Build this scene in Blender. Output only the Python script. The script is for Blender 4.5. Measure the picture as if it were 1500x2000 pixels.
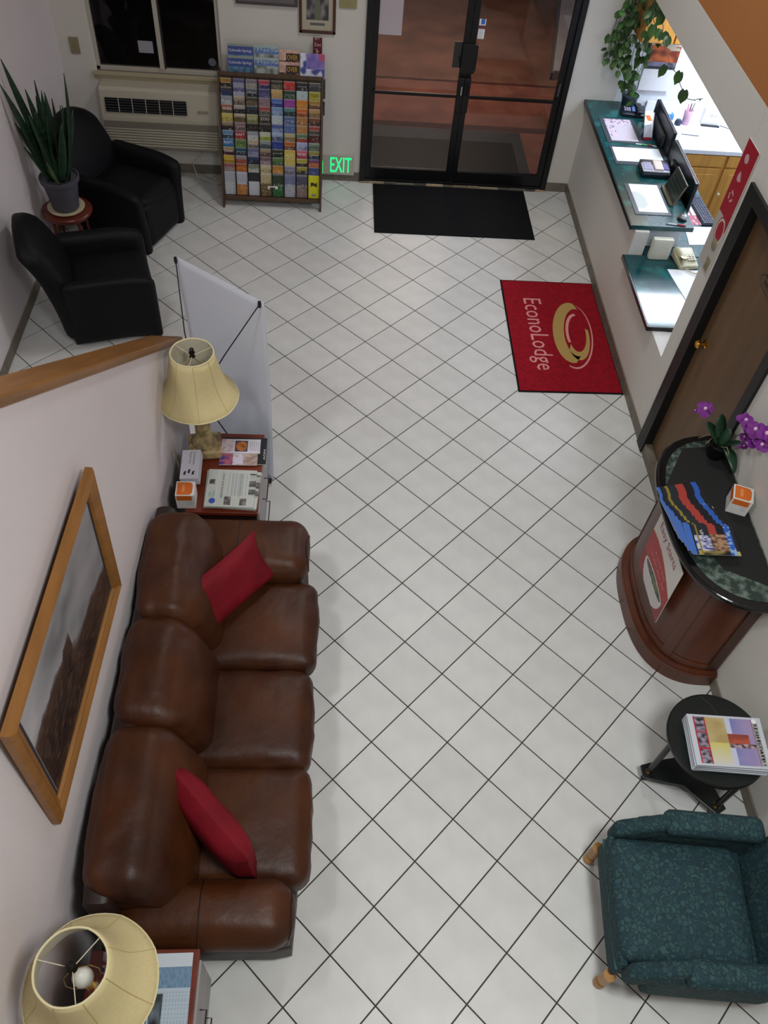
import bpy, math, random
from mathutils import Matrix, Vector, noise
from mathutils.bvhtree import BVHTree
for o in list(bpy.data.objects): bpy.data.objects.remove(o)
S = bpy.context.scene
C = S.collection
random.seed(7)
PI = math.pi
# ------------------------------------------------------------------ camera
CAMROWS = [[0.9973420167241354, -0.02413012812125631, 0.06875055340203451], [0.023966908364987383, -0.782416970359968, -0.6222935575706521], [0.06880762297637066, 0.622287249915476, -0.7797589945684564]]
CAMLOC = (-0.29723, -1.548671, 4.692798)
cam = bpy.data.objects.new('camera', bpy.data.cameras.new('camera')); C.objects.link(cam)
r0, r1, r2 = [Vector(r) for r in CAMROWS]
M3 = Matrix((r0, -r1, -r2)).transposed()
cam.matrix_world = Matrix.Translation(CAMLOC) @ M3.to_4x4()
cam.data.sensor_fit = 'VERTICAL'; cam.data.sensor_height = 36; cam.data.lens = 1624.13*36/2000
cam.data.clip_start = .05; cam.data.clip_end = 200
S.camera = cam
# ------------------------------------------------------------------ world, lights, exposure
w = bpy.data.worlds.new('night'); S.world = w; w.use_nodes = True
w.node_tree.nodes['Background'].inputs[0].default_value = (.30, .33, .40, 1)
w.node_tree.nodes['Background'].inputs[1].default_value = .12
S.view_settings.view_transform = 'Standard'; S.view_settings.look = 'None'
S.view_settings.gamma = 1; S.view_settings.exposure = 0; S.view_settings.use_curve_mapping = False
def area(name, loc, size, power, col, target=None, sy=None):
    l = bpy.data.lights.new(name, 'AREA'); l.energy = power; l.color = col
    l.shape = 'RECTANGLE'; l.size = size; l.size_y = sy or size
    l.spread = math.radians(150)
    o = bpy.data.objects.new(name, l); C.objects.link(o); o.location = loc
    d = Vector(target or (loc[0], loc[1], 0)) - Vector(loc)
    o.rotation_euler = d.to_track_quat('-Z', 'Y').to_euler(); return o
area('lobby_light_over_balcony', (.8, -1.3, 5.2), .8, 86, (.95, 1, .995), (.45, -.9, 0))
area('lobby_light_over_stairs', (-2.1, .2, 5.35), .5, 38, (.97, .99, 1), (-.5, .2, 0))
area('lobby_light_over_entry', (1.0, 4.4, 5.35), .7, 47, (.97, 1, .99), (.95, 4.0, 0))
area('porch_light', (.8, 9.8, 3.2), .8, 72, (1, .86, .72), (.8, 8.9, 0))

# ------------------------------------------------------------------ helpers
def lin(c):
    return c/12.92 if c <= .04045 else ((c+.055)/1.055)**2.4
def hx(h):
    if isinstance(h, (tuple, list)): return tuple(h[:3])
    h = h.lstrip('#'); return tuple(lin(int(h[i:i+2], 16)/255) for i in (0, 2, 4))
MATS = {}
def mk(name, col, rough=.6, metal=0, nz=None, bump=None, spec=.5, emit=0, axis=None, col2=None, detail=4, rnd=0, coat=0, sheen=0, trans=0, thr=None):
    if name in MATS: return MATS[name]
    m = bpy.data.materials.new(name); m.use_nodes = True; nt = m.node_tree; b = nt.nodes['Principled BSDF']
    c = hx(col); b.inputs['Base Color'].default_value = (*c, 1)
    b.inputs['Roughness'].default_value = rough; b.inputs['Metallic'].default_value = metal
    b.inputs['Specular IOR Level'].default_value = spec; b.inputs['Coat Weight'].default_value = coat
    b.inputs['Sheen Weight'].default_value = sheen; b.inputs['Transmission Weight'].default_value = trans
    if emit:
        b.inputs['Emission Color'].default_value = (*c, 1); b.inputs['Emission Strength'].default_value = emit
    src = None
    if nz or bump:
        tc = nt.nodes.new('ShaderNodeTexCoord'); mp = nt.nodes.new('ShaderNodeMapping'); nt.links.new(tc.outputs['Object'], mp.inputs[0])
        if axis: mp.inputs['Scale'].default_value = axis
    if nz:
        n = nt.nodes.new('ShaderNodeTexNoise'); n.inputs['Scale'].default_value = nz[0]; n.inputs['Detail'].default_value = detail
        nt.links.new(mp.outputs[0], n.inputs['Vector'])
        cr = nt.nodes.new('ShaderNodeValToRGB'); a = nz[1]
        lo, hi = thr or (.3, .7)
        cr.color_ramp.elements[0].position = lo; cr.color_ramp.elements[1].position = hi
        c2 = hx(col2) if col2 else tuple(min(1, x*(1+a)) for x in c); c1 = c if col2 else tuple(x*(1-a) for x in c)
        cr.color_ramp.elements[0].color = (*c1, 1); cr.color_ramp.elements[1].color = (*c2, 1)
        nt.links.new(n.outputs['Fac'], cr.inputs[0]); out = cr.outputs[0]
        if rnd:
            oi = nt.nodes.new('ShaderNodeObjectInfo'); mr = nt.nodes.new('ShaderNodeMapRange')
            mr.inputs['To Min'].default_value = 1-rnd; mr.inputs['To Max'].default_value = 1+rnd*.4
            nt.links.new(oi.outputs['Random'], mr.inputs['Value'])
            mx = nt.nodes.new('ShaderNodeVectorMath'); mx.operation = 'SCALE'
            nt.links.new(out, mx.inputs[0]); nt.links.new(mr.outputs[0], mx.inputs['Scale']); out = mx.outputs[0]
        nt.links.new(out, b.inputs['Base Color'])
    if bump:
        n2 = nt.nodes.new('ShaderNodeTexNoise'); n2.inputs['Scale'].default_value = bump[0]; n2.inputs['Detail'].default_value = 5
        nt.links.new(mp.outputs[0], n2.inputs['Vector'])
        bp = nt.nodes.new('ShaderNodeBump'); bp.inputs['Strength'].default_value = bump[1]; bp.inputs['Distance'].default_value = .01
        nt.links.new(n2.outputs['Fac'], bp.inputs['Height']); nt.links.new(bp.outputs[0], b.inputs['Normal'])
    MATS[name] = m; return m
def glass(name, tint, refl=.08):
    m = bpy.data.materials.new(name); m.use_nodes = True; nt = m.node_tree; nt.nodes.clear()
    o = nt.nodes.new('ShaderNodeOutputMaterial'); mx = nt.nodes.new('ShaderNodeMixShader')
    t = nt.nodes.new('ShaderNodeBsdfTransparent'); t.inputs[0].default_value = (*tint, 1)
    g = nt.nodes.new('ShaderNodeBsdfGlossy'); g.inputs['Roughness'].default_value = .03
    f = nt.nodes.new('ShaderNodeFresnel'); f.inputs[0].default_value = 1.45
    nt.links.new(f.outputs[0], mx.inputs[0])
    nt.links.new(t.outputs[0], mx.inputs[1]); nt.links.new(g.outputs[0], mx.inputs[2]); nt.links.new(mx.outputs[0], o.inputs[0])
    return m
def tag(o, label=None, cat=None, group=None, kind=None):
    if label: o['label'] = label
    if cat: o['category'] = cat
    if group: o['group'] = group
    if kind: o['kind'] = kind
    return o
def thing(name, label, cat, loc=(0, 0, 0), rz=0, group=None):
    o = bpy.data.objects.new(name, None); C.objects.link(o); o.empty_display_size = .1
    o.location = loc; o.rotation_euler = (0, 0, rz); return tag(o, label, cat, group)
def struct(name, loc=(0, 0, 0)):
    o = bpy.data.objects.new(name, None); C.objects.link(o); o.location = loc; o['kind'] = 'structure'; return o
def frame(o, x, y):
    x = Vector(x).normalized(); y = Vector(y); z = x.cross(y).normalized(); y = z.cross(x)
    m = Matrix((x, y, z)).transposed().to_4x4(); m.translation = Vector(o); return m
I4 = Matrix.Identity(4)
class G:
    def __init__(s, M=None): s.v = []; s.f = []; s.mi = []; s.M = M or I4
    def add(s, vs, fs, m=0, M=None):
        k = len(s.v); T = s.M @ M if M is not None else s.M
        s.v += [T @ Vector(p) for p in vs]; s.f += [tuple(k+i for i in f) for f in fs]; s.mi += [m]*len(fs); return s
    def box(s, x0, x1, y0, y1, z0, z1, m=0, M=None):
        v = [(x, y, z) for z in (z0, z1) for y in (y0, y1) for x in (x0, x1)]
        return s.add(v, [(0, 2, 3, 1), (4, 5, 7, 6), (0, 1, 5, 4), (2, 6, 7, 3), (0, 4, 6, 2), (1, 3, 7, 5)], m, M)
    def prism(s, poly, z0, z1, m=0, M=None, inset=0, ch=0):
        n = len(poly); cx = sum(p[0] for p in poly)/n; cy = sum(p[1] for p in poly)/n
        v = [(x, y, z0) for x, y in poly]+[(x, y, z1-ch) for x, y in poly]
        f = [tuple(range(n))[::-1]]+[(i, (i+1) % n, n+(i+1) % n, n+i) for i in range(n)]
        if inset:
            def ins(x, y):
                d = math.hypot(cx-x, cy-y) or 1; return (x+(cx-x)*inset/d, y+(cy-y)*inset/d)
            v += [(*ins(x, y), z1) for x, y in poly]
            f += [(n+i, n+(i+1) % n, 2*n+(i+1) % n, 2*n+i) for i in range(n)]+[tuple(range(2*n, 3*n))]
        else: f += [tuple(range(n, 2*n))]
        return s.add(v, f, m, M)
    def lathe(s, prof, c=(0, 0, 0), seg=24, m=0, M=None, sq=None):
        v = []; f = []
        for r, z in prof:
            for i in range(seg):
                a = 2*PI*i/seg; k = 1
                if sq: k = sq(a, z)
                v.append((c[0]+r*k*math.cos(a), c[1]+r*k*math.sin(a), c[2]+z))
        for j in range(len(prof)-1):
            for i in range(seg):
                a = j*seg+i; b = j*seg+(i+1) % seg; f.append((a, b, b+seg, a+seg))
        if prof[0][0] > 1e-4: f.append(tuple(range(seg))[::-1])
        if prof[-1][0] > 1e-4: f.append(tuple(range((len(prof)-1)*seg, len(prof)*seg)))
        return s.add(v, f, m, M)
    def shell(s, prof, c=(0, 0, 0), seg=24, m=0, M=None, sq=None):   # open lathe
        n0 = len(s.f); s.lathe(prof, c, seg, m, M, sq)
        s.f = [f for i, f in enumerate(s.f) if i < n0 or len(f) == 4]; s.mi = s.mi[:len(s.f)]; return s
    def tube(s, pts, r, seg=8, m=0, M=None):
        pts = [Vector(p) for p in pts]; v = []; f = []; up = None; n = len(pts)
        rs = r if isinstance(r, (list, tuple)) else [r]*n
        for i, p in enumerate(pts):
            d = (pts[min(i+1, n-1)]-pts[max(i-1, 0)]).normalized()
            if up is None:
                up = Vector((0, 0, 1)) if abs(d.z) < .9 else Vector((1, 0, 0))
            a = d.cross(up).normalized(); b = a.cross(d).normalized(); up = b
            for k in range(seg):
                t = 2*PI*k/seg; v.append(p+(a*math.cos(t)+b*math.sin(t))*rs[i])
        for i in range(n-1):
            for k in range(seg):
                q = i*seg+k; w_ = i*seg+(k+1) % seg; f.append((q, w_, w_+seg, q+seg))
        f += [tuple(range(seg))[::-1], tuple(range((n-1)*seg, n*seg))]
        return s.add(v, f, m, M)
    def rbox(s, c, sz, r, n=8, bulge=(0, 0, 0), wr=0, ws=6, m=0, M=None, shear=None):
        d = {}; v = []; f = []; h = [x/2 for x in sz]; r = min(r, *h)
        def vid(p):
            k = tuple(round(x, 5) for x in p)
            if k in d: return d[k]
            pos = Vector([p[i]*h[i] for i in range(3)])
            inn = Vector([max(-h[i]+r, min(h[i]-r, pos[i])) for i in range(3)])
            q = pos-inn
            if q.length > 1e-9: pos = inn+q.normalized()*r
            for i in range(3):
                a, b = [j for j in range(3) if j != i]
                pos[i] += bulge[i]*p[i]*(1-p[a]**2)*(1-p[b]**2)
            if wr:
                nn = pos.normalized(); q_ = Vector(c)+pos
                pos += nn*wr*(noise.noise(q_*ws)+.5*noise.noise(q_*ws*2.3))
            if shear: pos = shear(pos)
            d[k] = len(v); v.append(pos+Vector(c)); return d[k]
        rng = []
        for i in range(n+1):
            t = -1+2*i/n; rng.append(math.copysign(abs(t)**.8, t))
        for ax in range(3):
            a, b = [(1, 2), (2, 0), (0, 1)][ax]
            for sg in (-1, 1):
                for i in range(n):
                    for j in range(n):
                        q = []
                        for (u, w_) in ((i, j), (i+1, j), (i+1, j+1), (i, j+1)):
                            p = [0, 0, 0]; p[ax] = sg; p[a] = rng[u]; p[b] = rng[w_]; q.append(vid(p))
                        f.append(tuple(q) if sg > 0 else tuple(q[::-1]))
        return s.add(v, f, m, M)
    def make(s, name, mats, parent=None, bevel=0, smooth=False, loc=None, rz=0, sub=0, mesh_only=False, ang=40, seg=2, solid=0):
        me = bpy.data.meshes.new(name); me.from_pydata([tuple(p) for p in s.v], [], s.f)
        if not isinstance(mats, (list, tuple)): mats = [mats]
        for m in mats: me.materials.append(m)
        me.polygons.foreach_set('material_index', s.mi); 
        if smooth:
            me.polygons.foreach_set('use_smooth', [True]*len(s.f)); me.update(); me.set_sharp_from_angle(angle=math.radians(ang))
        me.update()
        if mesh_only: return me
        return put(name, me, parent, loc, rz, bevel, sub, seg, solid)
def put(name, me, parent=None, loc=None, rz=0, bevel=0, sub=0, seg=2, solid=0):
    o = bpy.data.objects.new(name, me); C.objects.link(o)
    if parent: o.parent = parent
    if loc: o.location = loc
    if rz: o.rotation_euler = (0, 0, rz)
    if solid:
        b = o.modifiers.new('solid', 'SOLIDIFY'); b.thickness = solid
    if bevel:
        b = o.modifiers.new('bevel', 'BEVEL'); b.width = bevel; b.segments = seg; b.limit_method = 'ANGLE'; b.harden_normals = False
    if sub:
        b = o.modifiers.new('sub', 'SUBSURF'); b.levels = sub; b.render_levels = sub
    return o
# printed matter: material reads the printed colours from a colour attribute
def printmat(name, rough=.5):
    m = bpy.data.materials.new(name); m.use_nodes = True; nt = m.node_tree; b = nt.nodes['Principled BSDF']
    a = nt.nodes.new('ShaderNodeAttribute'); a.attribute_name = 'print'; nt.links.new(a.outputs['Color'], b.inputs['Base Color'])
    b.inputs['Roughness'].default_value = rough; return m
PAPER = printmat('printed_paper', .45); MATTE = printmat('newsprint', .8); CANVAS = printmat('canvas_print', .35)
def pbox(name, M, w_, h, t, nx, ny, fn, parent=None, edge='#d8d8d4', mat=None):
    """printed slab: local x right, y up, z out; front face carries fn(u,v)->colour"""
    v = []; f = []; col = []
    for j in range(ny+1):
        for i in range(nx+1): v.append((w_*i/nx, h*j/ny, t))
    for j in range(ny):
        for i in range(nx):
            a = j*(nx+1)+i; f.append((a, a+1, a+nx+2, a+nx+1)); col.append(hx(fn((i+.5)/nx, (j+.5)/ny)))
    k = len(v); v += [(0, 0, 0), (w_, 0, 0), (w_, h, 0), (0, h, 0), (0, 0, t), (w_, 0, t), (w_, h, t), (0, h, t)]
    f += [(k, k+3, k+2, k+1), (k, k+1, k+5, k+4), (k+1, k+2, k+6, k+5), (k+2, k+3, k+7, k+6), (k+3, k, k+4, k+7)]
    col += [hx(edge)]*5
    me = bpy.data.meshes.new(name); me.from_pydata([tuple(M @ Vector(p)) for p in v], [], f); me.materials.append(mat or PAPER)
    at = me.color_attributes.new('print', 'FLOAT_COLOR', 'CORNER'); d = []
    for c, p in zip(col, me.polygons): d += [c[0], c[1], c[2], 1]*p.loop_total
    at.data.foreach_set('color', d); me.update()
    return put(name, me, parent)
TC = {}
def text(s, M, wd, ht, mat, parent, name='lettering', off=.0006, th=.0004):
    if s not in TC:
        cu = bpy.data.curves.new('t', 'FONT'); cu.body = s; cu.resolution_u = 2; ob = bpy.data.objects.new('t', cu); C.objects.link(ob)
        bpy.context.view_layer.update(); dg = bpy.context.evaluated_depsgraph_get()
        me = bpy.data.meshes.new_from_object(ob.evaluated_get(dg)); vs = [tuple(v.co) for v in me.vertices]; fs = [tuple(p.vertices) for p in me.polygons]
        bpy.data.objects.remove(ob); bpy.data.meshes.remove(me)
        x0 = min(v[0] for v in vs); x1 = max(v[0] for v in vs); y0 = min(v[1] for v in vs); y1 = max(v[1] for v in vs)
        TC[s] = ([((v[0]-x0)/(x1-x0), (v[1]-y0)/(y1-y0)) for v in vs], fs)
    vs, fs = TC[s]
    return G(M).add([(x*wd, y*ht, off) for x, y in vs], fs).make(name, mat, parent)
def nz2(u, v, s=4, k=0): return noise.noise(Vector((u*s, v*s, k*7.3)))
def mixc(a, b, t):
    a = hx(a); b = hx(b); t = max(0, min(1, t)); return tuple(x*(1-t)+y*t for x, y in zip(a, b))

# ------------------------------------------------------------------ materials
TILE = mk('floor_tile', '#cdccc9', .38, nz=(5, .06), bump=(30, .03), rnd=.05, spec=.35)
GROUT = mk('grout', '#3a3632', .9)
WALL = mk('painted_wall', '#d6d2cb', .85, nz=(2, .02), bump=(90, .12))
WALLP = mk('painted_wall_stair', '#dcd4d6', .85, nz=(2, .02), bump=(90, .12))
ORANGE = mk('orange_paint', '#b0703a', .85, nz=(2, .03), bump=(90, .12))
OFFW = mk('office_wall', '#dfe3e8', .8)
BASET = mk('base_tile', '#746c5f', .5, nz=(8, .18), rnd=.12)
OAK = mk('oak', '#8f602c', .45, nz=(3, .2), axis=(6, 1, 6), bump=(12, .04), detail=6)
OAKC = mk('oak_cabinet', '#c68f42', .45, nz=(3, .14), axis=(8, 8, 1), detail=6)
BLACK = mk('black_frame', '#0d0d0f', .4, spec=.4)
BRONZE = mk('dark_bar', '#191415', .35, metal=.5)
RUBBER = mk('rubber_mat', '#131315', .95, nz=(60, .25), bump=(200, .3), spec=.15)
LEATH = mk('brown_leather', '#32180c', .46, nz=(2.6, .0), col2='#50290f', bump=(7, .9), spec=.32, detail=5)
LEATHD = mk('brown_leather_dark', '#24130d', .5, nz=(4, .15), bump=(16, .3))  # darker brown for the base, back frame, arm panels, seams and piping
BLEATH = mk('black_leather', '#0b0c0f', .55, nz=(5, .2), bump=(22, .12), spec=.2)
RED = mk('red_velvet', '#74091a', .65, nz=(5, .2), bump=(10, .6), spec=.25)
CHERRY = mk('cherry_wood', '#6b2a18', .35, nz=(3, .22), axis=(1, 6, 6), detail=6)
WALNUT = mk('walnut_wood', '#542814', .38, nz=(2.2, .32), axis=(3, 3, .8), detail=5)
WALNUTD = mk('walnut_dark', '#3b1d12', .4, nz=(2.2, .3), axis=(3, 3, .8))
RACKW = mk('rack_wood', '#4a3522', .5, nz=(6, .25), axis=(6, 6, 1))
DOORW = mk('brown_door_wood', '#62482c', .5, nz=(2.2, .2), axis=(4, 4, .5), detail=6)
GREEN = mk('green_marble', '#0f3f42', .22, nz=(5, 0), col2='#2c7a78', detail=9, thr=(.52, .82), spec=.6)
GRAN = mk('speckled_laminate', '#2b3733', .25, nz=(26, 0), col2='#6a7a70', detail=6, thr=(.42, .68))
BLKP = mk('black_plastic', '#101014', .3)
DESKB = mk('black_bullnose', '#0b0c0f', .16, spec=.6)
MATT = mk('black_desk_pad', '#141414', .85)
IVORY = mk('ivory_plastic', '#c9c2ae', .5)
ACW = mk('ac_housing', '#bab3a2', .55)
WHT = mk('white_card', '#e6e6e8', .6)
STEEL = mk('chrome', '#c8c8cc', .15, metal=1)
BRASS = mk('brass', '#c99a3e', .2, metal=1)
SHADE = mk('lamp_shade_fabric', '#d3c391', .75, nz=(70, .04), bump=(150, .1))
SHADEI = mk('lamp_shade_lining', '#d9d3be', .8)
STONE = mk('carved_stone', '#6a5b3c', .6, nz=(14, 0), col2='#b7a274', bump=(16, .9), thr=(.35, .6))
GREENF = mk('green_damask', '#123036', .85, nz=(70, 0), col2='#31565a', detail=3, thr=(.47, .60), bump=(70, .15))
def damask():
    m = GREENF; nt = m.node_tree; b = nt.nodes['Principled BSDF']
    tc = nt.nodes.new('ShaderNodeTexCoord'); n = nt.nodes.new('ShaderNodeTexNoise'); n.inputs['Scale'].default_value = 30
    mx = nt.nodes.new('ShaderNodeMix'); mx.data_type = 'VECTOR'; mx.inputs[0].default_value = .035
    nt.links.new(tc.outputs['Object'], n.inputs[0]); nt.links.new(tc.outputs['Object'], mx.inputs[4]); nt.links.new(n.outputs['Color'], mx.inputs[5])
    v = nt.nodes.new('ShaderNodeTexVoronoi'); v.feature = 'DISTANCE_TO_EDGE'; v.inputs['Scale'].default_value = 42; nt.links.new(mx.outputs[1], v.inputs['Vector'])
    v2 = nt.nodes.new('ShaderNodeTexVoronoi'); v2.inputs['Scale'].default_value = 42; nt.links.new(mx.outputs[1], v2.inputs['Vector'])
    cr = nt.nodes.new('ShaderNodeValToRGB'); e = cr.color_ramp.elements; e[0].position = .03; e[0].color = (*hx('#0d2428'), 1); e[1].position = .16; e[1].color = (*hx('#2c4c4c'), 1)
    nt.links.new(v.outputs['Distance'], cr.inputs[0])
    sp = nt.nodes.new('ShaderNodeSeparateColor'); nt.links.new(v2.outputs['Color'], sp.inputs[0])
    mc = nt.nodes.new('ShaderNodeMix'); mc.data_type = 'RGBA'; mc.inputs[6].default_value = (*hx('#12303a'), 1); nt.links.new(sp.outputs[0], mc.inputs[0]); nt.links.new(cr.outputs[0], mc.inputs[7])
    nt.links.new(mc.outputs[2], b.inputs['Base Color'])
damask()
GREENP = mk('green_piping', '#28595c', .8, nz=(60, .15))
PINE = mk('pale_turned_wood', '#a8793f', .4, nz=(5, .2))
BTBL = mk('black_table_lacquer', '#0c1312', .35, nz=(5, .2))
SNAKE = mk('snake_leaf', '#0e2416', .5, nz=(9, 0), col2='#23442a', axis=(1, 1, 5))
SNAKEV = mk('snake_leaf_pale', '#6b7a4c', .5, nz=(14, 0), col2='#2c4a2a')
POTG = mk('grey_pot', '#4c4b55', .6, nz=(5, .1))
SAUCER = mk('saucer', '#c4b79a', .7, nz=(8, .08))
LEAF = mk('pothos_leaf', '#153c1a', .4, nz=(5, 0), col2='#47702e', rnd=.5)
STEM = mk('pothos_stem', '#3d4a24', .6)
PUR = mk('orchid_petal', '#741a84', .6, nz=(30, .15))
PURW = mk('orchid_throat', '#e6b8d8', .6)
OLEAF = mk('orchid_leaf', '#173822', .4, nz=(6, .2))
SOIL = mk('soil', '#1c1511', .95)
REDS = mk('red_print', '#b01c2a', .6); REDM = mk('red_carpet', '#8c0f1e', .9, nz=(30, .18), bump=(250, .4), spec=.15)
GOLD = mk('gold_print', '#a88a4c', .85); SALM = mk('pink_print', '#cf8a86', .85)
TXW = mk('white_ink', '#e8e4e2', .7); TXK = mk('black_ink', '#1c1c20', .7); TXB = mk('blue_ink', '#2f4fae', .6); TXR = mk('crimson_ink', '#9c2440', .6); TXY = mk('yellow_ink', '#d8a830', .6); TXC = mk('grey_ink', '#7c7c80', .7)
EXITM = mk('exit_green', '#00ff78', .5, emit=1.5)
TUBE = mk('fluorescent_diffuser', '#e6f0ff', .5, emit=32)
BANM = mk('banner_vinyl', '#f0f2f8', .5, nz=(2, .02))
def vinyl():
    nt = BANM.node_tree; o = nt.nodes['Material Output']; b = nt.nodes['Principled BSDF']; t = nt.nodes.new('ShaderNodeBsdfTranslucent'); t.inputs[0].default_value = (.8, .83, .9, 1)
    mx = nt.nodes.new('ShaderNodeMixShader'); mx.inputs[0].default_value = .4
    nt.links.new(b.outputs[0], mx.inputs[1]); nt.links.new(t.outputs[0], mx.inputs[2]); nt.links.new(mx.outputs[0], o.inputs[0])
vinyl()
GLAS = glass('door_glass', (.74, .72, .72)); GLASD = glass('window_glass', (.5, .5, .5))
GREYF = mk('grey_drawer_front', '#9a9696', .5)
PAVE = mk('red_pavement', '#845040', .9, nz=(3, .3), bump=(40, .3), detail=8)
PAVED = mk('dark_pavement_joint', '#4c2a22', .95, nz=(14, .3))
CONC = mk('pale_concrete', '#a9a4a6', .9, nz=(6, .1))
ASPH = mk('asphalt', '#3a3330', .95, nz=(20, .2))

# ------------------------------------------------------------------ floor with tiles
XL, XR, YF, YB, T = -2.87, 2.18, 6.66, -1.62, .32
floor = struct('floor')
G().box(XL-.15, 4.6, YB-.1, YF+.05, -.12, -.0035).make('screed', GROUT, floor)
def clip(poly, f):
    out = []
    for i in range(len(poly)):
        p, q = poly[i], poly[(i+1) % len(poly)]; a, b = f(p), f(q)
        if a >= 0: out.append(p)
        if a*b < 0:
            t = a/(a-b); out.append((p[0]+(q[0]-p[0])*t, p[1]+(q[1]-p[1])*t))
    return out
s2 = math.sqrt(2); h = .5-.0035/T
full = [(-h, -h), (h, -h), (h, h), (-h, h)]
rot = lambda a, b: ((a+b)/s2*T, (b-a)/s2*T)
fullw = [rot(*p) for p in full]
fm = G().prism(fullw, -.01, 0, ch=.0012, inset=.0016).make('tile', TILE, mesh_only=True)
def campx(p):
    q = Vector(p)-Vector(CAMLOC); z = q.dot(r2); return (750+1624.13*q.dot(r0)/z, 1000+1624.13*q.dot(r1)/z, z)
cells = []
for i in range(-40, 40):
    for j in range(-40, 40):
        cx, cy = rot(i+.5, j+.5)
        if not (XL-.3 < cx < XR+.3 and YB-.3 < cy < YF+.3): continue
        poly = [(cx+x, cy+y) for x, y in fullw]; n0 = list(poly)
        for f in (lambda p: p[0]-XL, lambda p: XR-p[0], lambda p: p[1]-YB, lambda p: YF-p[1]):
            poly = clip(poly, f)
            if not poly: break
        if len(poly) < 3: continue
        area_ = abs(sum(poly[k][0]*poly[(k+1) % len(poly)][1]-poly[(k+1) % len(poly)][0]*poly[k][1] for k in range(len(poly))))/2
        if area_ < .0006: continue
        px = campx((cx, cy, 0)); vis = -60 < px[0] < 1560 and -60 < px[1] < 2060
        hidden = (cx < -1.45 and cy < 3.6)
        cells.append((0 if vis and not hidden else 1, -area_/px[2]**2, cx, cy, poly, poly == n0))
cells.sort(key=lambda c: c[:4])
rest = G()
for k, (a, b, cx, cy, poly, fl) in enumerate(cells):
    if k < 300:
        if fl: put('tile', fm, floor, (cx, cy, 0))
        else: G().prism([(x-cx, y-cy) for x, y in poly], -.01, 0, ch=.0012, inset=.0016).make('tile', TILE, floor, loc=(cx, cy, 0))
    else: rest.prism(poly, -.01, 0, ch=.0012, inset=.0016)
if rest.v: rest.make('far_tiles', TILE, floor)['kind'] = 'stuff'

# ------------------------------------------------------------------ walls
HT = 5.5
def tagst(o): o['kind'] = 'structure'; return o
DX0, DX1, DH = -.04, 1.945, 2.16         # entrance opening
WX0, WX1, WZ0, WZ1 = -2.56, -1.38, .985, 2.2
wf = G()
wf.box(XL-.15, WX0, YF, YF+.14, -.1, HT).box(WX0, WX1, YF, YF+.14, -.1, WZ0).box(WX0, WX1, YF, YF+.14, WZ1, HT)
wf.box(WX1, DX0, YF, YF+.14, -.1, HT).box(DX0, DX1, YF, YF+.14, DH, HT).box(DX1, 2.43, YF, YF+.14, -.1, HT)
tagst(wf.make('wall_front', WALL, bevel=.004))
tagst(G().box(2.43, 4.6, YF+.02, YF+.14, -.1, 2.6).make('wall_office_front', OFFW))
tagst(G().box(XL-.15, XL, YB-.1, YF, -.1, HT).make('wall_left', WALLP))
wr = G()   # right wall: opening y 3.2..YF z .70/.945..2.25, door y 2.03..2.90
wr.box(XR, XR+.12, 4.45, YF, -.1, .945).box(XR, XR+.12, 3.2, 4.45, -.1, .69)
wr.box(XR, XR+.12, 3.2, YF, 2.25, 2.56).box(XR, XR+.12, 2.90, 3.2, -.1, 2.56).box(XR, XR+.12, 2.03, 2.90, 2.14, 2.56).box(XR, XR+.12, YB-.1, 2.03, -.1, 2.56)
tagst(wr.make('wall_right', WALL, bevel=.004))
tagst(G().box(XR-.0, XR+.12, YB-.1, YF, 2.56, HT).make('wall_right_upper', ORANGE))
tagst(G().box(XR+.12, 4.6, 3.0, YF+.1, 2.46, 2.56).make('ceiling_office', OFFW))
tagst(G().box(4.5, 4.6, 3.0, YF, -.1, 2.46).make('wall_office_right', OFFW))
tagst(G().box(XR+.12, 4.5, 2.95, 3.05, -.1, 2.46).make('wall_office_back', OFFW))
tagst(G().box(XL-.15, XR+.12, YB-.1, YF+.14, HT, HT+.1).make('ceiling', WALL))
tagst(G().box(XL-.15, XR+.12, YB-.2, YB-.1, -.1, 3.05).make('wall_back', WALL))
# stair wall (skewed 2 degrees, sloping top) and its oak cap
def wx(y): return -1.377+.037*y
ye, zs, ym = 2.62, 1.16, -1.62
def capz(y): return zs+(ye-y)*.722
sw = G(); vs = []
for dx in (0, -.13):
    for (y, z) in ((ym, 0), (ye, 0), (ye, capz(ye)), (ym, capz(ym))): vs.append((wx(y)+dx, y, z))
sw.add(vs, [(0, 1, 2, 3), (7, 6, 5, 4), (0, 4, 5, 1), (1, 5, 6, 2), (2, 6, 7, 3), (3, 7, 4, 0)])
tagst(sw.make('wall_stair', WALLP, bevel=.003))
cap = G(); prof = [(-.165, 0), (-.165, .028), (-.158, .034), (.03, .034), (.038, .028), (.038, .004), (.022, 0), (.022, -.022), (.003, -.03), (-.13, -.03)]
vs = []
for (y, e) in ((ye+.03, 0), (ym, 0)):
    for (dx, dz) in prof: vs.append((wx(y)+dx, y, capz(y)+dz))
n = len(prof)
cap.add(vs, [(i, (i+1) % n, n+(i+1) % n, n+i) for i in range(n)]+[tuple(range(n))[::-1], tuple(range(n, 2*n))])
tagst(cap.make('trim_1', mk('oak_cap', '#855722', .4, nz=(3, .18), axis=(6, 1, 1), detail=6)))
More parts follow.
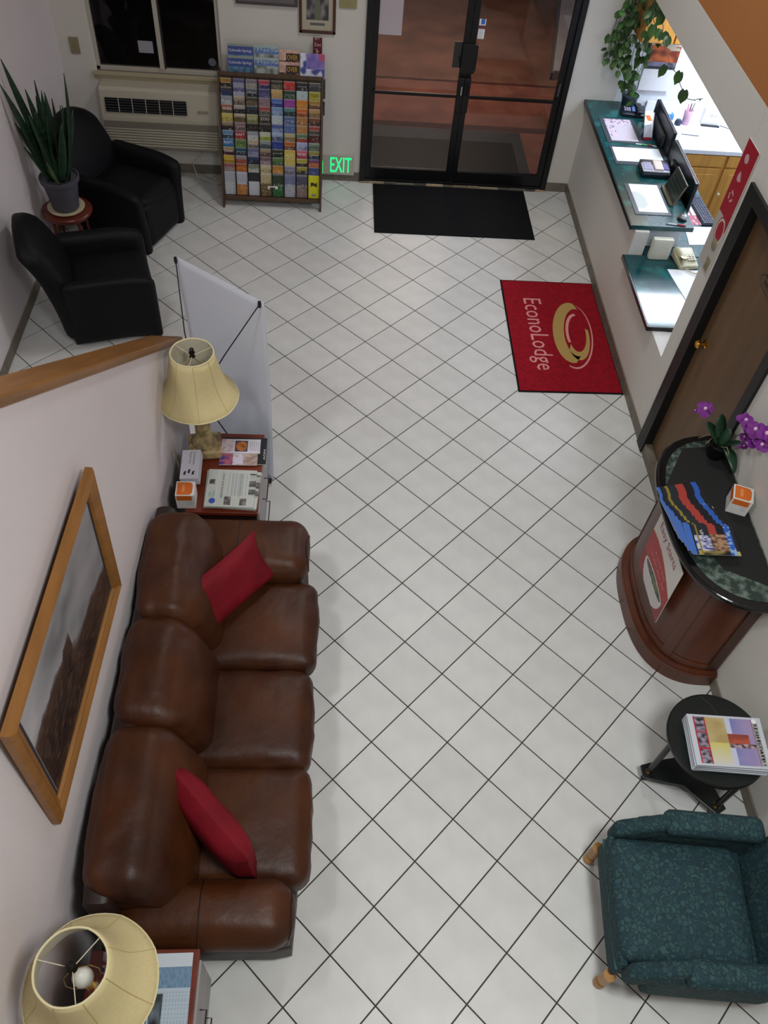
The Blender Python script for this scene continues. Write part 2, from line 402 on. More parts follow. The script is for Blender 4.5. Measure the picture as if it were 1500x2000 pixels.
# base tiles
def basetiles(name, p0, p1, nrm, h=.095):
    st = struct(name); L = (Vector(p1)-Vector(p0)).length; d = (Vector(p1)-Vector(p0)).normalized(); k = 0
    while k*.32 < L-.01:
        a = k*.32+.002; b = min(L, (k+1)*.32-.002); n_ = Vector(nrm)*.011
        q = [Vector(p0)+d*a, Vector(p0)+d*b]
        poly = [(q[0].x, q[0].y), (q[1].x, q[1].y), (q[1].x+n_.x, q[1].y+n_.y), (q[0].x+n_.x, q[0].y+n_.y)]
        G().prism(poly, .001, h-.001*(k % 2)).make('base_tile', BASET, st); k += 1
    return st
basetiles('baseboard_right', (XR, 2.98, 0), (XR, YF, 0), (-1, 0, 0))
basetiles('baseboard_right_near', (XR, YB, 0), (XR, 1.96, 0), (-1, 0, 0))
basetiles('baseboard_left', (XL, 2.9, 0), (XL, YF, 0), (1, 0, 0), .1)
basetiles('baseboard_front_left', (XL+.012, YF, 0), (DX0, YF, 0), (0, -1, 0))
basetiles('baseboard_front_right', (DX1, YF, 0), (XR-.012, YF, 0), (0, -1, 0))
# stone threshold under the entrance
th = struct('trim_2'); x = DX0; cols = ['#8c7a62', '#a3937c', '#5e594f', '#6b665d', '#4f4b45', '#b09a78', '#5f564b', '#7d6c57']
k = 0
while x < DX1-.02:
    wd = [.10, .16, .13, .2, .12, .18][k % 6]; b = min(DX1, x+wd)
    G().box(x+.002, b-.002, YF-.035, YF+.05, 0, .018+.002*(k % 3)).make('tile', mk('threshold_%d' % (k % 8), cols[k % 8], .6, nz=(20, .15)), th, bevel=.002); x = b; k += 1

# ------------------------------------------------------------------ entrance door
d1 = struct('door_1')
G().box(DX0, DX0+.055, YF-.03, YF+.08, .02, DH).box(DX1-.055, DX1, YF-.03, YF+.08, .02, DH).box(DX0, DX1, YF-.03, YF+.08, DH-.06, DH).box(DX0, DX1, YF-.02, YF+.08, .018, .045).make('door_frame', BLACK, d1, bevel=.003)
xm = .925
for (a, b, hs) in ((DX0+.058, xm-.002, 1), (xm+.002, DX1-.058, -1)):
    y0, y1 = YF-.01, YF+.035
    g = G().box(a, a+.055, y0, y1, .05, DH-.065).box(b-.055, b, y0, y1, .05, DH-.065)
    g.box(a+.055, b-.055, y0, y1, .05, .165).box(a+.055, b-.055, y0, y1, DH-.13, DH-.065)
    leaf = g.make('door_leaf', BLACK, d1, bevel=.003)
    G().box(a+.05, b-.05, YF+.010, YF+.016, .16, DH-.125).make('glass', GLAS, leaf)
    G().box(a+.03, b-.03, YF-.04, YF-.018, .935, .965).make('push_bar', BRONZE, leaf, bevel=.004)
    xi = b-.055 if hs == 1 else a
    G().box(xi-.005 if hs == 1 else xi-.002, xi+.057 if hs == 1 else xi+.06, YF-.05, YF-.012, .80, 1.13).make('latch_housing', BLACK, leaf, bevel=.008)
    G().tube([(xi+.03, YF-.055, .97), (xi+.03, YF-.085, .99), (xi+.03, YF-.085, 1.07)], .008).make('lever', STEEL if hs == 1 else BRONZE, leaf, smooth=True)
    if hs == 1: G().box(b-.13, b-.05, YF+.035, YF+.05, 1.19, 1.42).make('pull_plate', mk('grey_plate', '#2c3032', .5), leaf)
    else:
        G().box(a+.05, a+.085, YF-.03, YF-.011, 1.19, 1.42).make('pull_plate', BLACK, leaf, bevel=.004)
        G().box(b-.04, b-.022, YF-.02, YF-.011, 1.0, 1.12).make('hinge', mk('hinge_grey', '#55555c', .4, metal=.6), leaf)
G().box(xm-.06, xm+.075, YF-.035, YF-.011, 1.17, 1.43).make('lock_plate', BLACK, d1, bevel=.004)
# notices on the glass
o = pbox('paper_notice', frame((.05, YF+.007, 1.455), (1, 0, 0), (0, 0, 1)), .235, .30, .002, 4, 4, lambda u, v: '#b9aeb4'); tag(o, 'blank pink-white paper notice taped to the left entrance door glass', 'notice')
def stk(u, v):
    if v > .72: return '#3c6cb8' if .2 < u < .85 else '#e8e8ea'
    if .5 < v < .68: return '#6b3a3c'
    if v < .5 and int(v*22) % 2 and .15 < u < .8: return '#b8b8bc'
    return '#e2e2e4'
o = pbox('door_sticker', frame((.99, YF+.007, 1.47), (1, 0, 0), (0, 0, 1)), .06, .17, .001, 8, 22, stk); tag(o, 'narrow white sticker with blue and red squares on the right door glass', 'sticker')

# front window
w1 = struct('window_1'); y0, y1 = YF+.02, YF+.07
FRW = mk('window_frame_white', '#b8b2a6', .5)
G().box(WX0, WX0+.035, y0, y1, WZ0, WZ1).box(WX1-.035, WX1, y0, y1, WZ0, WZ1).box(WX0, WX1, y0, y1, WZ0, WZ0+.035).box(WX0, WX1, y0, y1, WZ1-.035, WZ1).make('window_frame', FRW, w1, bevel=.003)
G().box(-1.965, -1.925, y0-.012, y1, WZ0+.035, WZ1-.035).box(-1.922, -1.912, y0, y1, WZ0+.035, WZ1-.035, 1).make('mullion', [FRW, mk('dark_gap', '#2a2725')], w1)
G().box(WX0+.03, -1.96, y0+.02, y0+.026, WZ0+.03, WZ1-.03).make('pane', GLASD, w1)
G().box(-1.915, WX1-.03, y0+.03, y0+.036, WZ0+.03, WZ1-.03).make('pane', GLASD, w1)
G().box(WX0-.04, WX1+.03, YF-.035, YF+.02, WZ0-.03, WZ0).box(WX0-.03, WX1+.02, YF-.012, YF, WZ0-.075, WZ0-.03).make('window_sill', mk('sill_cream', '#aea48a', .6), w1, bevel=.004)
o = pbox('window_sticker', frame((-2.145, YF+.034, 1.152), (1, 0, 0), (0, 0, 1)), .135, .105, .001, 2, 2, lambda u, v: '#9d9da6'); tag(o, 'small white square sticker on the dark left window pane', 'sticker')
o = G(frame((-1.477, YF+.043, 1.10), (1, 0, 0), (0, 0, 1))).lathe([(.036, 0), (.036, .001)], seg=20).make('round_sticker', mk('sticker_grey', '#686a7c', .5)); tag(o, 'round grey sticker in the lower right corner of the window', 'sticker')

# outside: pavement, joint, kerb, asphalt, mat
pv = struct('pavement')
G().box(-.55, 5, YF+.08, 9.12, -.12, -.02).make('slab', PAVE, pv); G().box(-9, -.55, YF+.08, 14, -.14, -.05).make('added_dark_ground', mk('night_dark_brown', '#1a120e', .95, nz=(9, .4), bump=(30, .5)), pv); G().box(-.55, 5, 9.2, 14, -.14, -.03).make('slab', mk('pavement_worn', '#77503f', .95, nz=(2, .35), detail=8), pv)  # ground on the left is added in near-black so the window looks onto night
G().box(-.55, 5, 9.12, 9.2, -.14, -.035).box(-.55, 5, 7.93, 8.05, -.0205, -.0185).make('joint', PAVED, pv)
G().box(-14, 18, 14, 40, -.2, -.06).make('slab', ASPH, pv)
kb = struct('kerb'); G().prism([(2.45, 9.4), (5, 9.4), (5, 14), (3.4, 14)], -.14, .08).make('kerb_top', CONC, kb, bevel=.01)
G().prism([(2.42, 9.38), (2.45, 9.4), (3.4, 14), (3.33, 14)], -.14, .05).make('kerb_edge', mk('kerb_edge_grey', '#5c5556', .9), kb)  # edge in a darker grey than the kerb top
o = G().box(.07, 1.84, 6.86, 7.90, -.02, -.008).make('outdoor_doormat', mk('wet_rubber', '#191513', .6, nz=(1.6, 0), col2='#141210', thr=(.45, .5)), bevel=.003); tag(o, 'dark wet doormat outside the glass entrance doors', 'doormat')

# ------------------------------------------------------------------ door in the right wall
d2 = struct('door_2')
CAS = mk('black_casing', '#0c0c0e', .5)
G().box(XR-.022, XR+.0, 2.90, 2.985, .005, 2.225).box(XR-.022, XR, 1.945, 2.03, .005, 2.225).box(XR-.022, XR, 2.03, 2.90, 2.14, 2.225)\
   .box(XR-.022, XR+.1, 2.86, 2.90, .005, 2.14).box(XR-.0, XR+.1, 2.03, 2.05, .005, 2.14).box(XR, XR+.1, 2.05, 2.86, 2.12, 2.14).make('door_casing', CAS, d2, bevel=.003)
dl = G().box(XR+.045, XR+.085, 2.05, 2.86, .10, 2.12).make('door_leaf', DOORW, d2)
G(frame((XR+.045, 2.775, 1.17), (0, 1, 0), (0, 0, 1))).lathe([(.03, 0), (.03, .006), (.012, .012), (.011, .03), (.027, .042), (.03, .055), (.022, .066), (0, .068)], seg=20, M=Matrix.Rotation(PI, 4, 'X')).make('door_knob', BRASS, dl, smooth=True)
G().box(XR-.008, XR+.1, 2.05, 2.86, 0, .095).make('threshold', BASET, d2)
pl = thing('door_sign', 'small wooden plaque reading EMPLOYEES ONLY on the brown door', 'sign', (0, 0, 0))
g = G(frame((XR+.045, 2.53, 1.86), (0, -1, 0), (0, 0, 1)))
hexp = [(0, .03), (.04, 0), (.33, 0), (.37, .03), (.37, .045), (.33, .075), (.04, .075), (0, .045)]
g.prism(hexp, 0, .006).make('plaque', mk('plaque_rim', '#2b1b10', .5), pl)
G(frame((XR+.039, 2.522, 1.8655), (0, -1, 0), (0, 0, 1))).prism([(x*.96, y*.85) for x, y in hexp], 0, .001).make('plaque_face', mk('plaque_wood', '#5d4630', .5), pl)
text('EMPLOYEES ONLY', frame((XR+.037, 2.47, 1.885), (0, -1, 0), (0, 0, 1)), .26, .03, TXK, pl)

# wall plates
def plate(name, label, x, z, w_, h_, m, cat, front=True):
    t = thing(name, label, cat, (0, 0, 0))
    if front: G().box(x, x+w_, YF-.012, YF-.0005, z, z+h_).make('cover', m, t, bevel=.003); G().box(x+w_*.35, x+w_*.65, YF-.018, YF-.012, z+h_*.35, z+h_*.65).make('slider', m, t)
    else: G().box(XR-.012, XR-.0005, x, x+w_, z, z+h_).make('cover', m, t, bevel=.003); G().box(XR-.018, XR-.012, x+w_*.35, x+w_*.65, z+h_*.35, z+h_*.65).make('toggle', m, t)
KHAKI = mk('khaki_plate', '#8d8468', .6)
plate('wall_switch', 'khaki switch plate on the front wall left of the dark window', -2.76, 1.125, .085, .145, KHAKI, 'switch')
plate('thermostat', 'yellowish thermostat box above the exit sign beside the entrance', -.29, 1.66, .155, .12, mk('thermo', '#9a9266', .6), 'thermostat')
plate('wall_switch', 'square tan plate on the white wall below the red sign', 3.075, 1.53, .06, .09, KHAKI, 'switch', False)
t = thing('door_chime', 'round tan disc on the white wall strip beside the red sign', 'chime', (0, 0, 0))
G(frame((XR-.001, 3.12, 1.71), (0, -1, 0), (0, 0, 1))).lathe([(.04, 0), (.04, .008), (.03, .014), (.0, .015)], seg=20).make('disc', KHAKI, t, smooth=True)

# pictures on the front wall
t = thing('framed_picture', 'brown framed print of a formal garden above the brochure rack', 'picture', (0, 0, 0))
PF = mk('picture_frame_brown', '#4a2a1c', .45)
a, b, z0, z1 = -.652, -.322, 1.435, 1.93
G().box(a, a+.025, YF-.022, YF-.001, z0, z1).box(b-.025, b, YF-.022, YF-.001, z0, z1).box(a, b, YF-.022, YF-.001, z0, z0+.025).box(a, b, YF-.022, YF-.001, z1-.025, z1).make('frame', PF, t, bevel=.003)
def gardenp(u, v):
    if not (.16 < u < .84 and .2 < v < .9): return '#5c6260' if (.25 < u < .75 and .1 < v < .15) else '#b6ad98'
    n_ = nz2(u, v, 7); c = mixc('#3c3a40', '#8d8a88', .35+n_*1.2)
    if abs(u-.5) < .09 and v < .55: return '#6a7058'
    return c
pbox('print', frame((a+.02, YF-.008, z0+.02), (1, 0, 0), (0, 0, 1)), b-a-.04, z1-z0-.04, .002, 26, 40, gardenp, t)
t = thing('notice_board', 'dark wide framed board beside the garden print, cut by the top edge', 'board', (0, 0, 0))
G().box(-1.215, -.665, YF-.025, YF-.001, 1.645, 2.1).make('frame', mk('board_frame', '#4a4446', .6), t, bevel=.003)
G().box(-1.19, -.69, YF-.027, YF-.024, 1.67, 2.075).make('panel', mk('board_panel', '#6d6668', .8, nz=(9, .1)), t)

# ------------------------------------------------------------------ wall air conditioner
t = thing('air_conditioner', 'beige wall air conditioner under the dark window', 'air conditioner', (0, 0, 0))
X0, X1, Y0 = -2.53, -1.415, 6.43
g = G(); prof = [(YF-.001, .36), (Y0+.01, .36), (Y0-.01, .40), (Y0, .66), (Y0+.04, .9), (Y0+.07, .915), (YF-.001, .915)]
vs = [(X0, y, z) for y, z in prof]+[(X1, y, z) for y, z in prof]; n = len(prof)
g.add(vs, [(i, (i+1) % n, n+(i+1) % n, n+i) for i in range(n)]+[tuple(range(n))[::-1], tuple(range(n, 2*n))]); g.make('housing', ACW, t, bevel=.006)
gr = G(frame((-2.48, Y0+.0, .712), (1, 0, 0), (0, .16, 1)))
gr.box(0, .76, 0, .125, .001, .006); gri = gr.make('vent_grille', BLKP, t)
for i in range(5): G(frame((-2.48, Y0+.0, .712), (1, 0, 0), (0, .16, 1))).box(.004, .756, .012+i*.024, .017+i*.024, .005, .010).make('slat', mk('slat_grey', '#4a4a4c', .5), gri)
for i in range(1, 6): G(frame((-2.48, Y0+.0, .712), (1, 0, 0), (0, .16, 1))).box(.76*i/6-.003, .76*i/6+.003, 0, .125, .007, .013).make('divider', ACW, gri)
G(frame((-1.62, Y0+.01, .735), (1, 0, 0), (0, .16, 1))).box(0, .1, 0, .022, .002, .008).make('control_lid', mk('lid', '#8f897c', .5), t, bevel=.003)
G().box(X0+.012, X1-.022, Y0-.0165, Y0-.006, .388, .628).make('louvre_gap_shade', mk('gap_shade_grey', '#7d786b', .7), t)  # darker backing puts the shade between the louvres into colour
for i in range(9):
    z = .395+i*.026; G().box(X0+.01, X1-.02, Y0-.026+.0015*i, Y0+.004, z, z+.015).make('louvre', ACW, t, bevel=.002)
o = G().tube([(-1.62, 6.62, .36), (-1.64, 6.6, .25), (-1.75, 6.58, .15), (-1.7, 6.5, .04), (-1.5, 6.45, .012), (-1.42, 6.47, .012)], .006).make('power_cord', IVORY, smooth=True); tag(o, 'pale cord hanging under the air conditioner', 'cord')

# ------------------------------------------------------------------ exit sign
t = thing('exit_sign', 'low photo-glowing green EXIT sign beside the entrance door', 'sign', (0, 0, 0))
G().box(-.43, -.10, YF-.03, YF-.001, .075, .29).make('sign_box', mk('exit_box', '#b8b4aa', .5), t, bevel=.004)
text('EXIT', frame((-.345, YF-.03, .105), (1, 0, 0), (0, 0, 1)), .215, .16, EXITM, t)
G().box(-.432, -.424, YF-.032, YF-.004, .08, .22).make('edge_light', EXITM, t)

# ------------------------------------------------------------------ mats
o = G().box(.105, 1.715, 5.72, 6.615, .001, .009).make('entrance_mat', RUBBER, bevel=.003); tag(o, 'large black rubber mat on the tiles inside the entrance doors', 'doormat')
t = thing('logo_mat', 'red carpet mat with a gold swirl logo beside the counter wall', 'doormat', (0, 0, 0))
G().prism([(1.283, 5.035), (2.166, 5.035), (2.166, 3.515), (1.268, 3.505)][::-1], .001, .006).make('rubber_edge', RUBBER, t, bevel=.002)
G().prism([(1.297, 5.02), (2.155, 5.02), (2.155, 3.53), (1.283, 3.52)][::-1], .005, .010).make('pile', REDM, t)
text('EconoLodge', frame((1.415, 4.76, .0102), (0, -1, 0), (1, 0, 0)), .98, .215, SALM, t)
def crescent(c, a1, b1, t1, c2, a2, b2, t2, m, f0=0, f1=1):
    n = 48; vs = []; g = G()
    for i in range(n+1):
        ph = 2*PI*(f0+(f1-f0)*i/n)
        for (cc, a, b, tt) in ((c, a1, b1, t1), (c2, a2, b2, t2)):
            x = a*math.cos(ph); y = b*math.sin(ph)
            vs.append((cc[0]+x*math.cos(tt)-y*math.sin(tt), cc[1]+x*math.sin(tt)+y*math.cos(tt), .0108))
    g.add(vs, [(2*i, 2*i+1, 2*i+3, 2*i+2)[::-1] for i in range(n)]); g.make('logo_swirl', m, t)
crescent((1.845, 4.30), .165, .42, -.12, (1.895, 4.30), .115, .33, -.12, GOLD, .22, .78)
crescent((1.895, 4.23), .105, .31, -.1, (1.895, 4.27), .08, .24, -.1, GOLD, .60, 1.06)
crescent((1.86, 4.25), .172, .445, -.12, (1.855, 4.26), .166, .435, -.12, SALM, -.30, .22)
crescent((1.89, 4.30), .095, .26, -.1, (1.90, 4.29), .08, .24, -.1, SALM, .25, .6)

# ------------------------------------------------------------------ brochure rack
rk = thing('brochure_rack', 'dark wooden brochure rack against the front wall left of the doors', 'rack', (0, 0, 0))
RX0, RX1 = -1.40, -.425
import json
def slope(s): return 6.07+.32*s/1.09, .07+s   # front surface y,z at slope distance s (z measure)
tilt = .32/1.09; un = Vector((0, tilt, 1)).normalized(); nn = Vector((0, -1, tilt)).normalized()
for (a, b) in ((RX0, RX0+.018), (RX1-.018, RX1)):
    g = G(); pr = [(6.035, 0), (6.10, 0), (6.12, .06), (6.50, .06), (6.50, 0), (6.56, 0), (6.56, 1.12), (6.40, 1.12), (6.05, .10)]
    n = len(pr); vs = [(a, y, z) for y, z in pr]+[(b, y, z) for y, z in pr]
    g.add(vs, [(i, (i+1) % n, n+(i+1) % n, n+i) for i in range(n)]+[tuple(range(n)), tuple(range(n, 2*n))[::-1]]); g.make('side_panel', RACKW, rk)
def sl(x, s, o): p = Vector((x, 6.085, .06))+un*s+nn*o; return p
Ms = frame((RX0+.018, 6.085+.03, .06), (1, 0, 0), un)
WR = RX1-RX0-.036
G(Ms).box(0, WR, 0, 1.12, -.012, -.002).make('back_panel', RACKW, rk)
G(Ms).box(0, WR, -.0, .035, -.002, .05).make('bottom_shelf', RACKW, rk, bevel=.003)
G(Ms).box(0, WR, 1.095, 1.13, -.012, .010).make('top_rail', RACKW, rk, bevel=.003)
cw = WR/8
for i in range(1, 8): G(Ms).box(cw*i-.002, cw*i+.002, .035, 1.1, -.002, .036).make('divider', mk('divider_dark', '#1c1712', .6), rk)
BR = {
0: [('gold', '#a8802c', '#2a2018'), ('brown and navy', '#4a3a34', '#2c3c68'), ('grey', '#7c8490', '#b8bcc4'), ('rust', '#a85a32', '#5a5038', 'AIR RIDE'), ('pale yellow', '#c8bc60', '#b8a850'), ('tan', '#a08c74', '#2a2a28'), ('sky blue', '#6c94b8', '#284858'), ('blue', '#2c6ca8', '#3474ac', 'RAFT'), ('tan and maroon', '#b09464', '#4c1c28', 'Denver'), ('golden', '#c8a428', '#b08c20'), ('dark red', '#8c3c34', '#9c8c8c'), ('light grey', '#a0a4b0', '#c4c8d0')],
1: [('purple', '#3c3470', '#9ca0bc'), ('indigo', '#2c2c70', '#b0b0c4'), ('tan', '#b8a890', '#6c5c4c', 'Caves'), ('white', '#b8b0ac', '#28262c'), ('cream', '#c8b89c', '#6c5434', 'MESA'), ('mauve', '#8c7470', '#6c585c'), ('crimson', '#8c2028', '#a4282c', 'RAFT'), ('green', '#5c7c3c', '#6c8c44', 'Zoo'), ('navy', '#1c5470', '#24303c'), ('grey and red', '#8c8c98', '#a45040'), ('red-orange', '#8c2c20', '#c0641c', 'OUTLETS'), ('sky photo', '#a8b8d0', '#c88444')],
2: [('grey-purple', '#6c6478', '#a09c90'), ('charcoal', '#6c707c', '#20242c'), ('black', '#2c2822', '#6c5c44'), ('slate', '#34404c', '#242c34'), ('yellow-green', '#a0a468', '#848850'), ('black lettered', '#241c18', '#342c20'), ('silver grey', '#848894', '#c4c8cc'), ('cream', '#c0ac90', '#74706c'), ('slate purple', '#54547c', '#8c90b4'), ('navy blue', '#2c3864', '#1c2840'), ('olive', '#5c6434', '#bcbcb8'), ('white card', '#28282c', '#c0c4cc')],
3: [('red', '#b83c48', '#34306c'), ('violet', '#3c4068', '#58548c'), ('mauve grey', '#84707c', '#947c84'), ('red-topped grey', '#a8403c', '#5c6054'), ('brown', '#4c342c', '#3c2c24', 'ZOO'), ('black and white', '#2c2624', '#2c2624'), ('lime', '#c0c0b8', '#94a424'), ('pale grey', '#98a0a0', '#485058'), ('sand', '#a09078', '#5c4c44'), ('plum', '#5c3c4c', '#a08894'), ('cream map', '#c4b890', '#b8ac84'), ('cream photo', '#c4b890', '#78603c')],
4: [('black', '#24201c', '#6c6450'), ('peach', '#c8a468', '#bc985c'), ('blue', '#5474b8', '#34408c'), ('light blue', '#6c8cbc', '#8ca8cc'), ('pale blue', '#a8bcc8', '#c0ccd4'), ('royal blue', '#283c8c', '#8ca4cc'), ('white-blue', '#a8bcd8', '#4c6088'), ('cobalt', '#1c3484', '#2c4494'), ('dark green', '#2c3424', '#1c241c'), ('leaf green', '#5c7c44', '#48683c'), ('amber', '#a87020', '#c89038'), ('black-green', '#2c241c', '#2c6c38')],
5: [('scarlet', '#c03834', '#b83030'), ('deep green', '#2c342c', '#38583c'), ('purple', '#8c3c90', '#9c4ca0'), ('teal', '#5c8c8c', '#1c3840'), ('slate blue', '#4c6490', '#54689c'), ('steel blue', '#4c6498', '#5870a4'), ('straw', '#bcb080', '#8c7c5c'), ('orange', '#b46420', '#6c3c20'), ('yellow', '#c8a83c', '#d8c870'), ('butter yellow', '#c8ac3c', '#d0bc70'), ('grey photo', '#8c84a0', '#6c6c78'), ('grey-blue', '#54588c', '#b0b4c0')],
6: [('black and white', '#2c2c2c', '#181818'), ('pale aqua', '#a8bcc0', '#b8c8cc'), ('orange', '#c8782c', '#d08c30'), ('deep orange', '#c8681c', '#9c5018'), ('tan orange', '#a87444', '#b07c4c'), ('ochre', '#ac7c4c', '#b48450'), ('green and red', '#2c8460', '#a03c34'), ('lilac', '#a8a8d0', '#9898c4'), ('pink', '#c8506c', '#a83c50', 'RIDES'), ('yellow', '#b8a83c', '#3c2c1c'), ('olive yellow', '#a89c38', '#3c3420'), ('navy photo', '#2c3460', '#8c7870')],
7: [('grey', '#58585c', '#3c3c40'), ('yellow', '#a89c34', '#b0a43c', 'TRAVEL'), ('gold brown', '#a88430', '#74482c'), ('tan', '#b89460', '#8c6c44'), ('brown', '#7c4c34', '#543428'), ('red-topped green', '#a83c3c', '#4c5444'), ('maroon', '#3c2018', '#5c1c20'), ('grey-green', '#8c9c8c', '#6c7c6c', 'SAND'), ('yellow and navy', '#9c9434', '#243454'), ('purple and orange', '#4c2c74', '#c06c3c'), ('blue', '#34406c', '#4c5890'), ('bright yellow', '#d8d41c', '#e0dc20')],
}
ORD = ['first', 'second', 'third', 'fourth', 'fifth', 'sixth', 'seventh', 'eighth', 'ninth', 'tenth', 'eleventh', 'twelfth']
for c in range(8):
    for r_ in range(12):
        e = BR[c][r_]; s0 = .04+(11-r_)*.0745; x0 = cw*c+.006; wd = cw-.012
        Mb = Ms @ Matrix.Translation((x0, s0, .003)) @ Matrix.Rotation(math.radians(5), 4, 'X')
        sd = c*13+r_
        def fn(u, v, e=e, sd=sd, last=(r_ == 11)):
            vt = v if last else (v-.66)/.34      # visible band is the top third except in the last row
            n_ = nz2(u, v*2, 6, sd)
            if last and e[0] == 'bright yellow':
                return '#3c3424' if (.2 < u < .8 and .5 < v < .68 and n_ > -.15) else ('#8c8c8c' if .3 < u < .75 and .06 < v < .2 else '#d8d41c')
            if last and e[0] == 'white card': return e[1] if v > .62 else e[2]
            if last and e[0] == 'cream map': return '#6c5c3c' if n_ > .35 else e[1]
            if vt > .93: return mixc(e[1], '#d8d8d8', .25)
            if vt > .55+.1*n_: return mixc(e[1], e[2], .12+.5*abs(n_))
            if vt > .45 and sd % 3 == 0 and .1 < u < .9: return mixc(e[1], '#d0d0d0', .45 if (int(u*14) % 3) else .1)
            return mixc(e[2], '#b8b4ac' if n_ > .30 else '#141414', .38*abs(n_)*2)
        o = pbox('leaflet', Mb, wd, .222, .006, 10, 26, fn, edge='#b8b4ac')
        tag(o, '%s leaflet, %s column of the brochure rack, %s from the top' % (e[0], ORD[c], ORD[r_]), 'leaflet', 'leaflets in the brochure rack')
        if len(e) > 3:
            text(e[3], Mb @ Matrix.Translation((wd*.1, .176, .006)), wd*.8, .026, TXW if e[3] in ('RAFT', 'ZOO', 'RIDES', 'Denver', 'AIR RIDE') else TXK if e[3] in ('MESA', 'SAND', 'Caves', 'Zoo') else TXY if e[3] == 'OUTLETS' else mk('olive_ink', '#3c3818'), o)
o = pbox('price_tag', Ms @ Matrix.Translation((cw*3.62, .115, .034)), .10, .028, .001, 8, 2, lambda u, v: '#3c3c3c' if .2 < u < .7 and v < .5 else '#d8d4c8'); tag(o, 'small white tag strip stuck across the lowest row of the rack', 'tag')
# top tier magazines, in a clear holder row on the wall side
holder = thing('magazine_holder', 'clear acrylic magazine holder standing on top of the brochure rack', 'holder', (0, 0, 0))
Mt = frame((RX0+.02, 6.49, 1.0), (1, 0, 0), (0, .28, 1))
G(Mt).box(.07, .95, 0, .01, -.012, .05).box(.07, .95, 0, .06, .05, .053).make('ledge', mk('clear_grey', '#33363a', .2), holder)
for x in (.07, .31, .54, .735, .95): G(Mt).box(x-.002, x+.002, 0, .12, -.012, .05).make('divider', mk('clear_grey', '#33363a', .2), holder)
def magfn(kind, up):
    def f(u, v):
        n_ = nz2(u, v, 5, kind*3+up)
        if kind == 0: return '#8c9488' if v > .9 else ('#34488c' if v > .62 else mixc('#6ca0b0', '#2c4c80', .5+n_) if v > .3 else '#24386c')
        if kind == 1: return '#9cb0b0' if v > .8 else ('#6c88b0' if v > .72 else mixc('#a8b4b0', '#5c5c54', .4+n_*1.2))
        if kind == 2 and u > .34 and .58 < v < .86: return '#2c1c14'
        if kind == 2: return mixc('#b88c84', '#dcb4a0', .5+n_) if v > .6 else mixc('#8c5c44', '#28201c', .5+n_*2)
        return '#b04c74' if (u > .75 and v > .75) else (mixc('#6c5ca8', '#8c7cc0', .5+n_) if v > .45 and u > .25 else mixc('#dcdcec', '#3c4490', .5+n_*2))
    return f
mx = [(.075, .232, 'blue mountain', 0), (.315, .225, 'grey whitewater', 1), (.545, .188, 'pink and brown', 2), (.74, .225, 'purple', 3)]
for (x, wd, nm, kd) in mx:
    for up in ((1, 0) if kd < 3 else (0,)):
        Mm = Mt @ Matrix.Translation((x, .012+up*.095+(.055 if kd == 3 else 0), .034-.03*up)) @ Matrix.Rotation(math.radians(-3), 4, 'X')
        hh = .235 if kd != 2 else .21
        o = pbox('magazine', Mm, wd, hh, .008, 24, 24, magfn(kd, up))
        tag(o, ('%s magazine on top of the rack, %s copy of the pair' % (nm, 'rear' if up else 'front')) if kd < 3 else 'purple magazine at the right end of the rack top', 'magazine', 'magazines on top of the rack')
        if kd == 0: text('Colorado Springs', Mm @ Matrix.Translation((.008, hh*.70, .008)), wd*.9, .03, TXW, o)
        if kd == 1: text('RAFTING', Mm @ Matrix.Translation((.008, hh*.72, .008)), wd*.93, .045, TXB, o)
        if kd == 2: text('OVER', Mm @ Matrix.Translation((wd*.38, hh*.62, .008)), wd*.52, .04, TXY, o)
o = pbox('booklet', frame((-.525, YF-.045, 1.275), (1, 0, 0), (0, .05, 1)), .083, .14, .012, 12, 16, lambda u, v: '#b09090' if (nz2(u, v, 6, 5) > .25 and .2 < u < .8) else '#5c1020'); tag(o, 'small dark red booklet on the wall above the purple magazine', 'booklet')
o = G().box(RX1+.001, RX1+.02, 6.42, 6.5, 0.95, 1.10).make('side_pocket', mk('clear_grey', '#33363a', .2)); tag(o, 'small empty grey pocket on the right side of the brochure rack', 'holder')
o = G().box(RX1+.001, RX1+.018, 6.36, 6.43, .82, .92).make('side_pocket', mk('clear_grey', '#33363a', .2)); tag(o, 'lower grey card pocket on the right side of the brochure rack', 'holder')

# ------------------------------------------------------------------ sofa
sofa = thing('sofa', 'brown leather three-seat sofa along the pink-white stair wall', 'sofa', (-.87, .45, 0))
def W(o): return Matrix.Translation((.87, -.45, 0))
WS = W(0)   # sofa parts are given in world metres
g = G(WS)
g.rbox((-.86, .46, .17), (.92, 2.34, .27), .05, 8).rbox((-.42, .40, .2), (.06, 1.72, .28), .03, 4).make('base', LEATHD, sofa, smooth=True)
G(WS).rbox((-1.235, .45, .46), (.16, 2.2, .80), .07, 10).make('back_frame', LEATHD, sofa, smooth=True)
for (yc, wy, xs) in ((.985, .60, 0), (.40, .585, -.008), (-.17, .60, 0)):
    G(WS).rbox((-.685+xs, yc, .385), (.68, wy-.012, .20), .075, 18, (.015, .0, .03), .010, 9).make('seat_cushion', LEATH, sofa, smooth=True)
def lean(p):
    q = p.copy(); q.x -= (p.z+.05)*.34; return q
for (yc, wy) in ((1.115, .71), (.465, .60), (-.215, .76)):
    G(WS).rbox((-1.07, yc, .665), (.31, wy+.015, .50), .105, 22, (.04, .0, .012), .014, 6, shear=lean).make('back_cushion', LEATH, sofa, smooth=True)
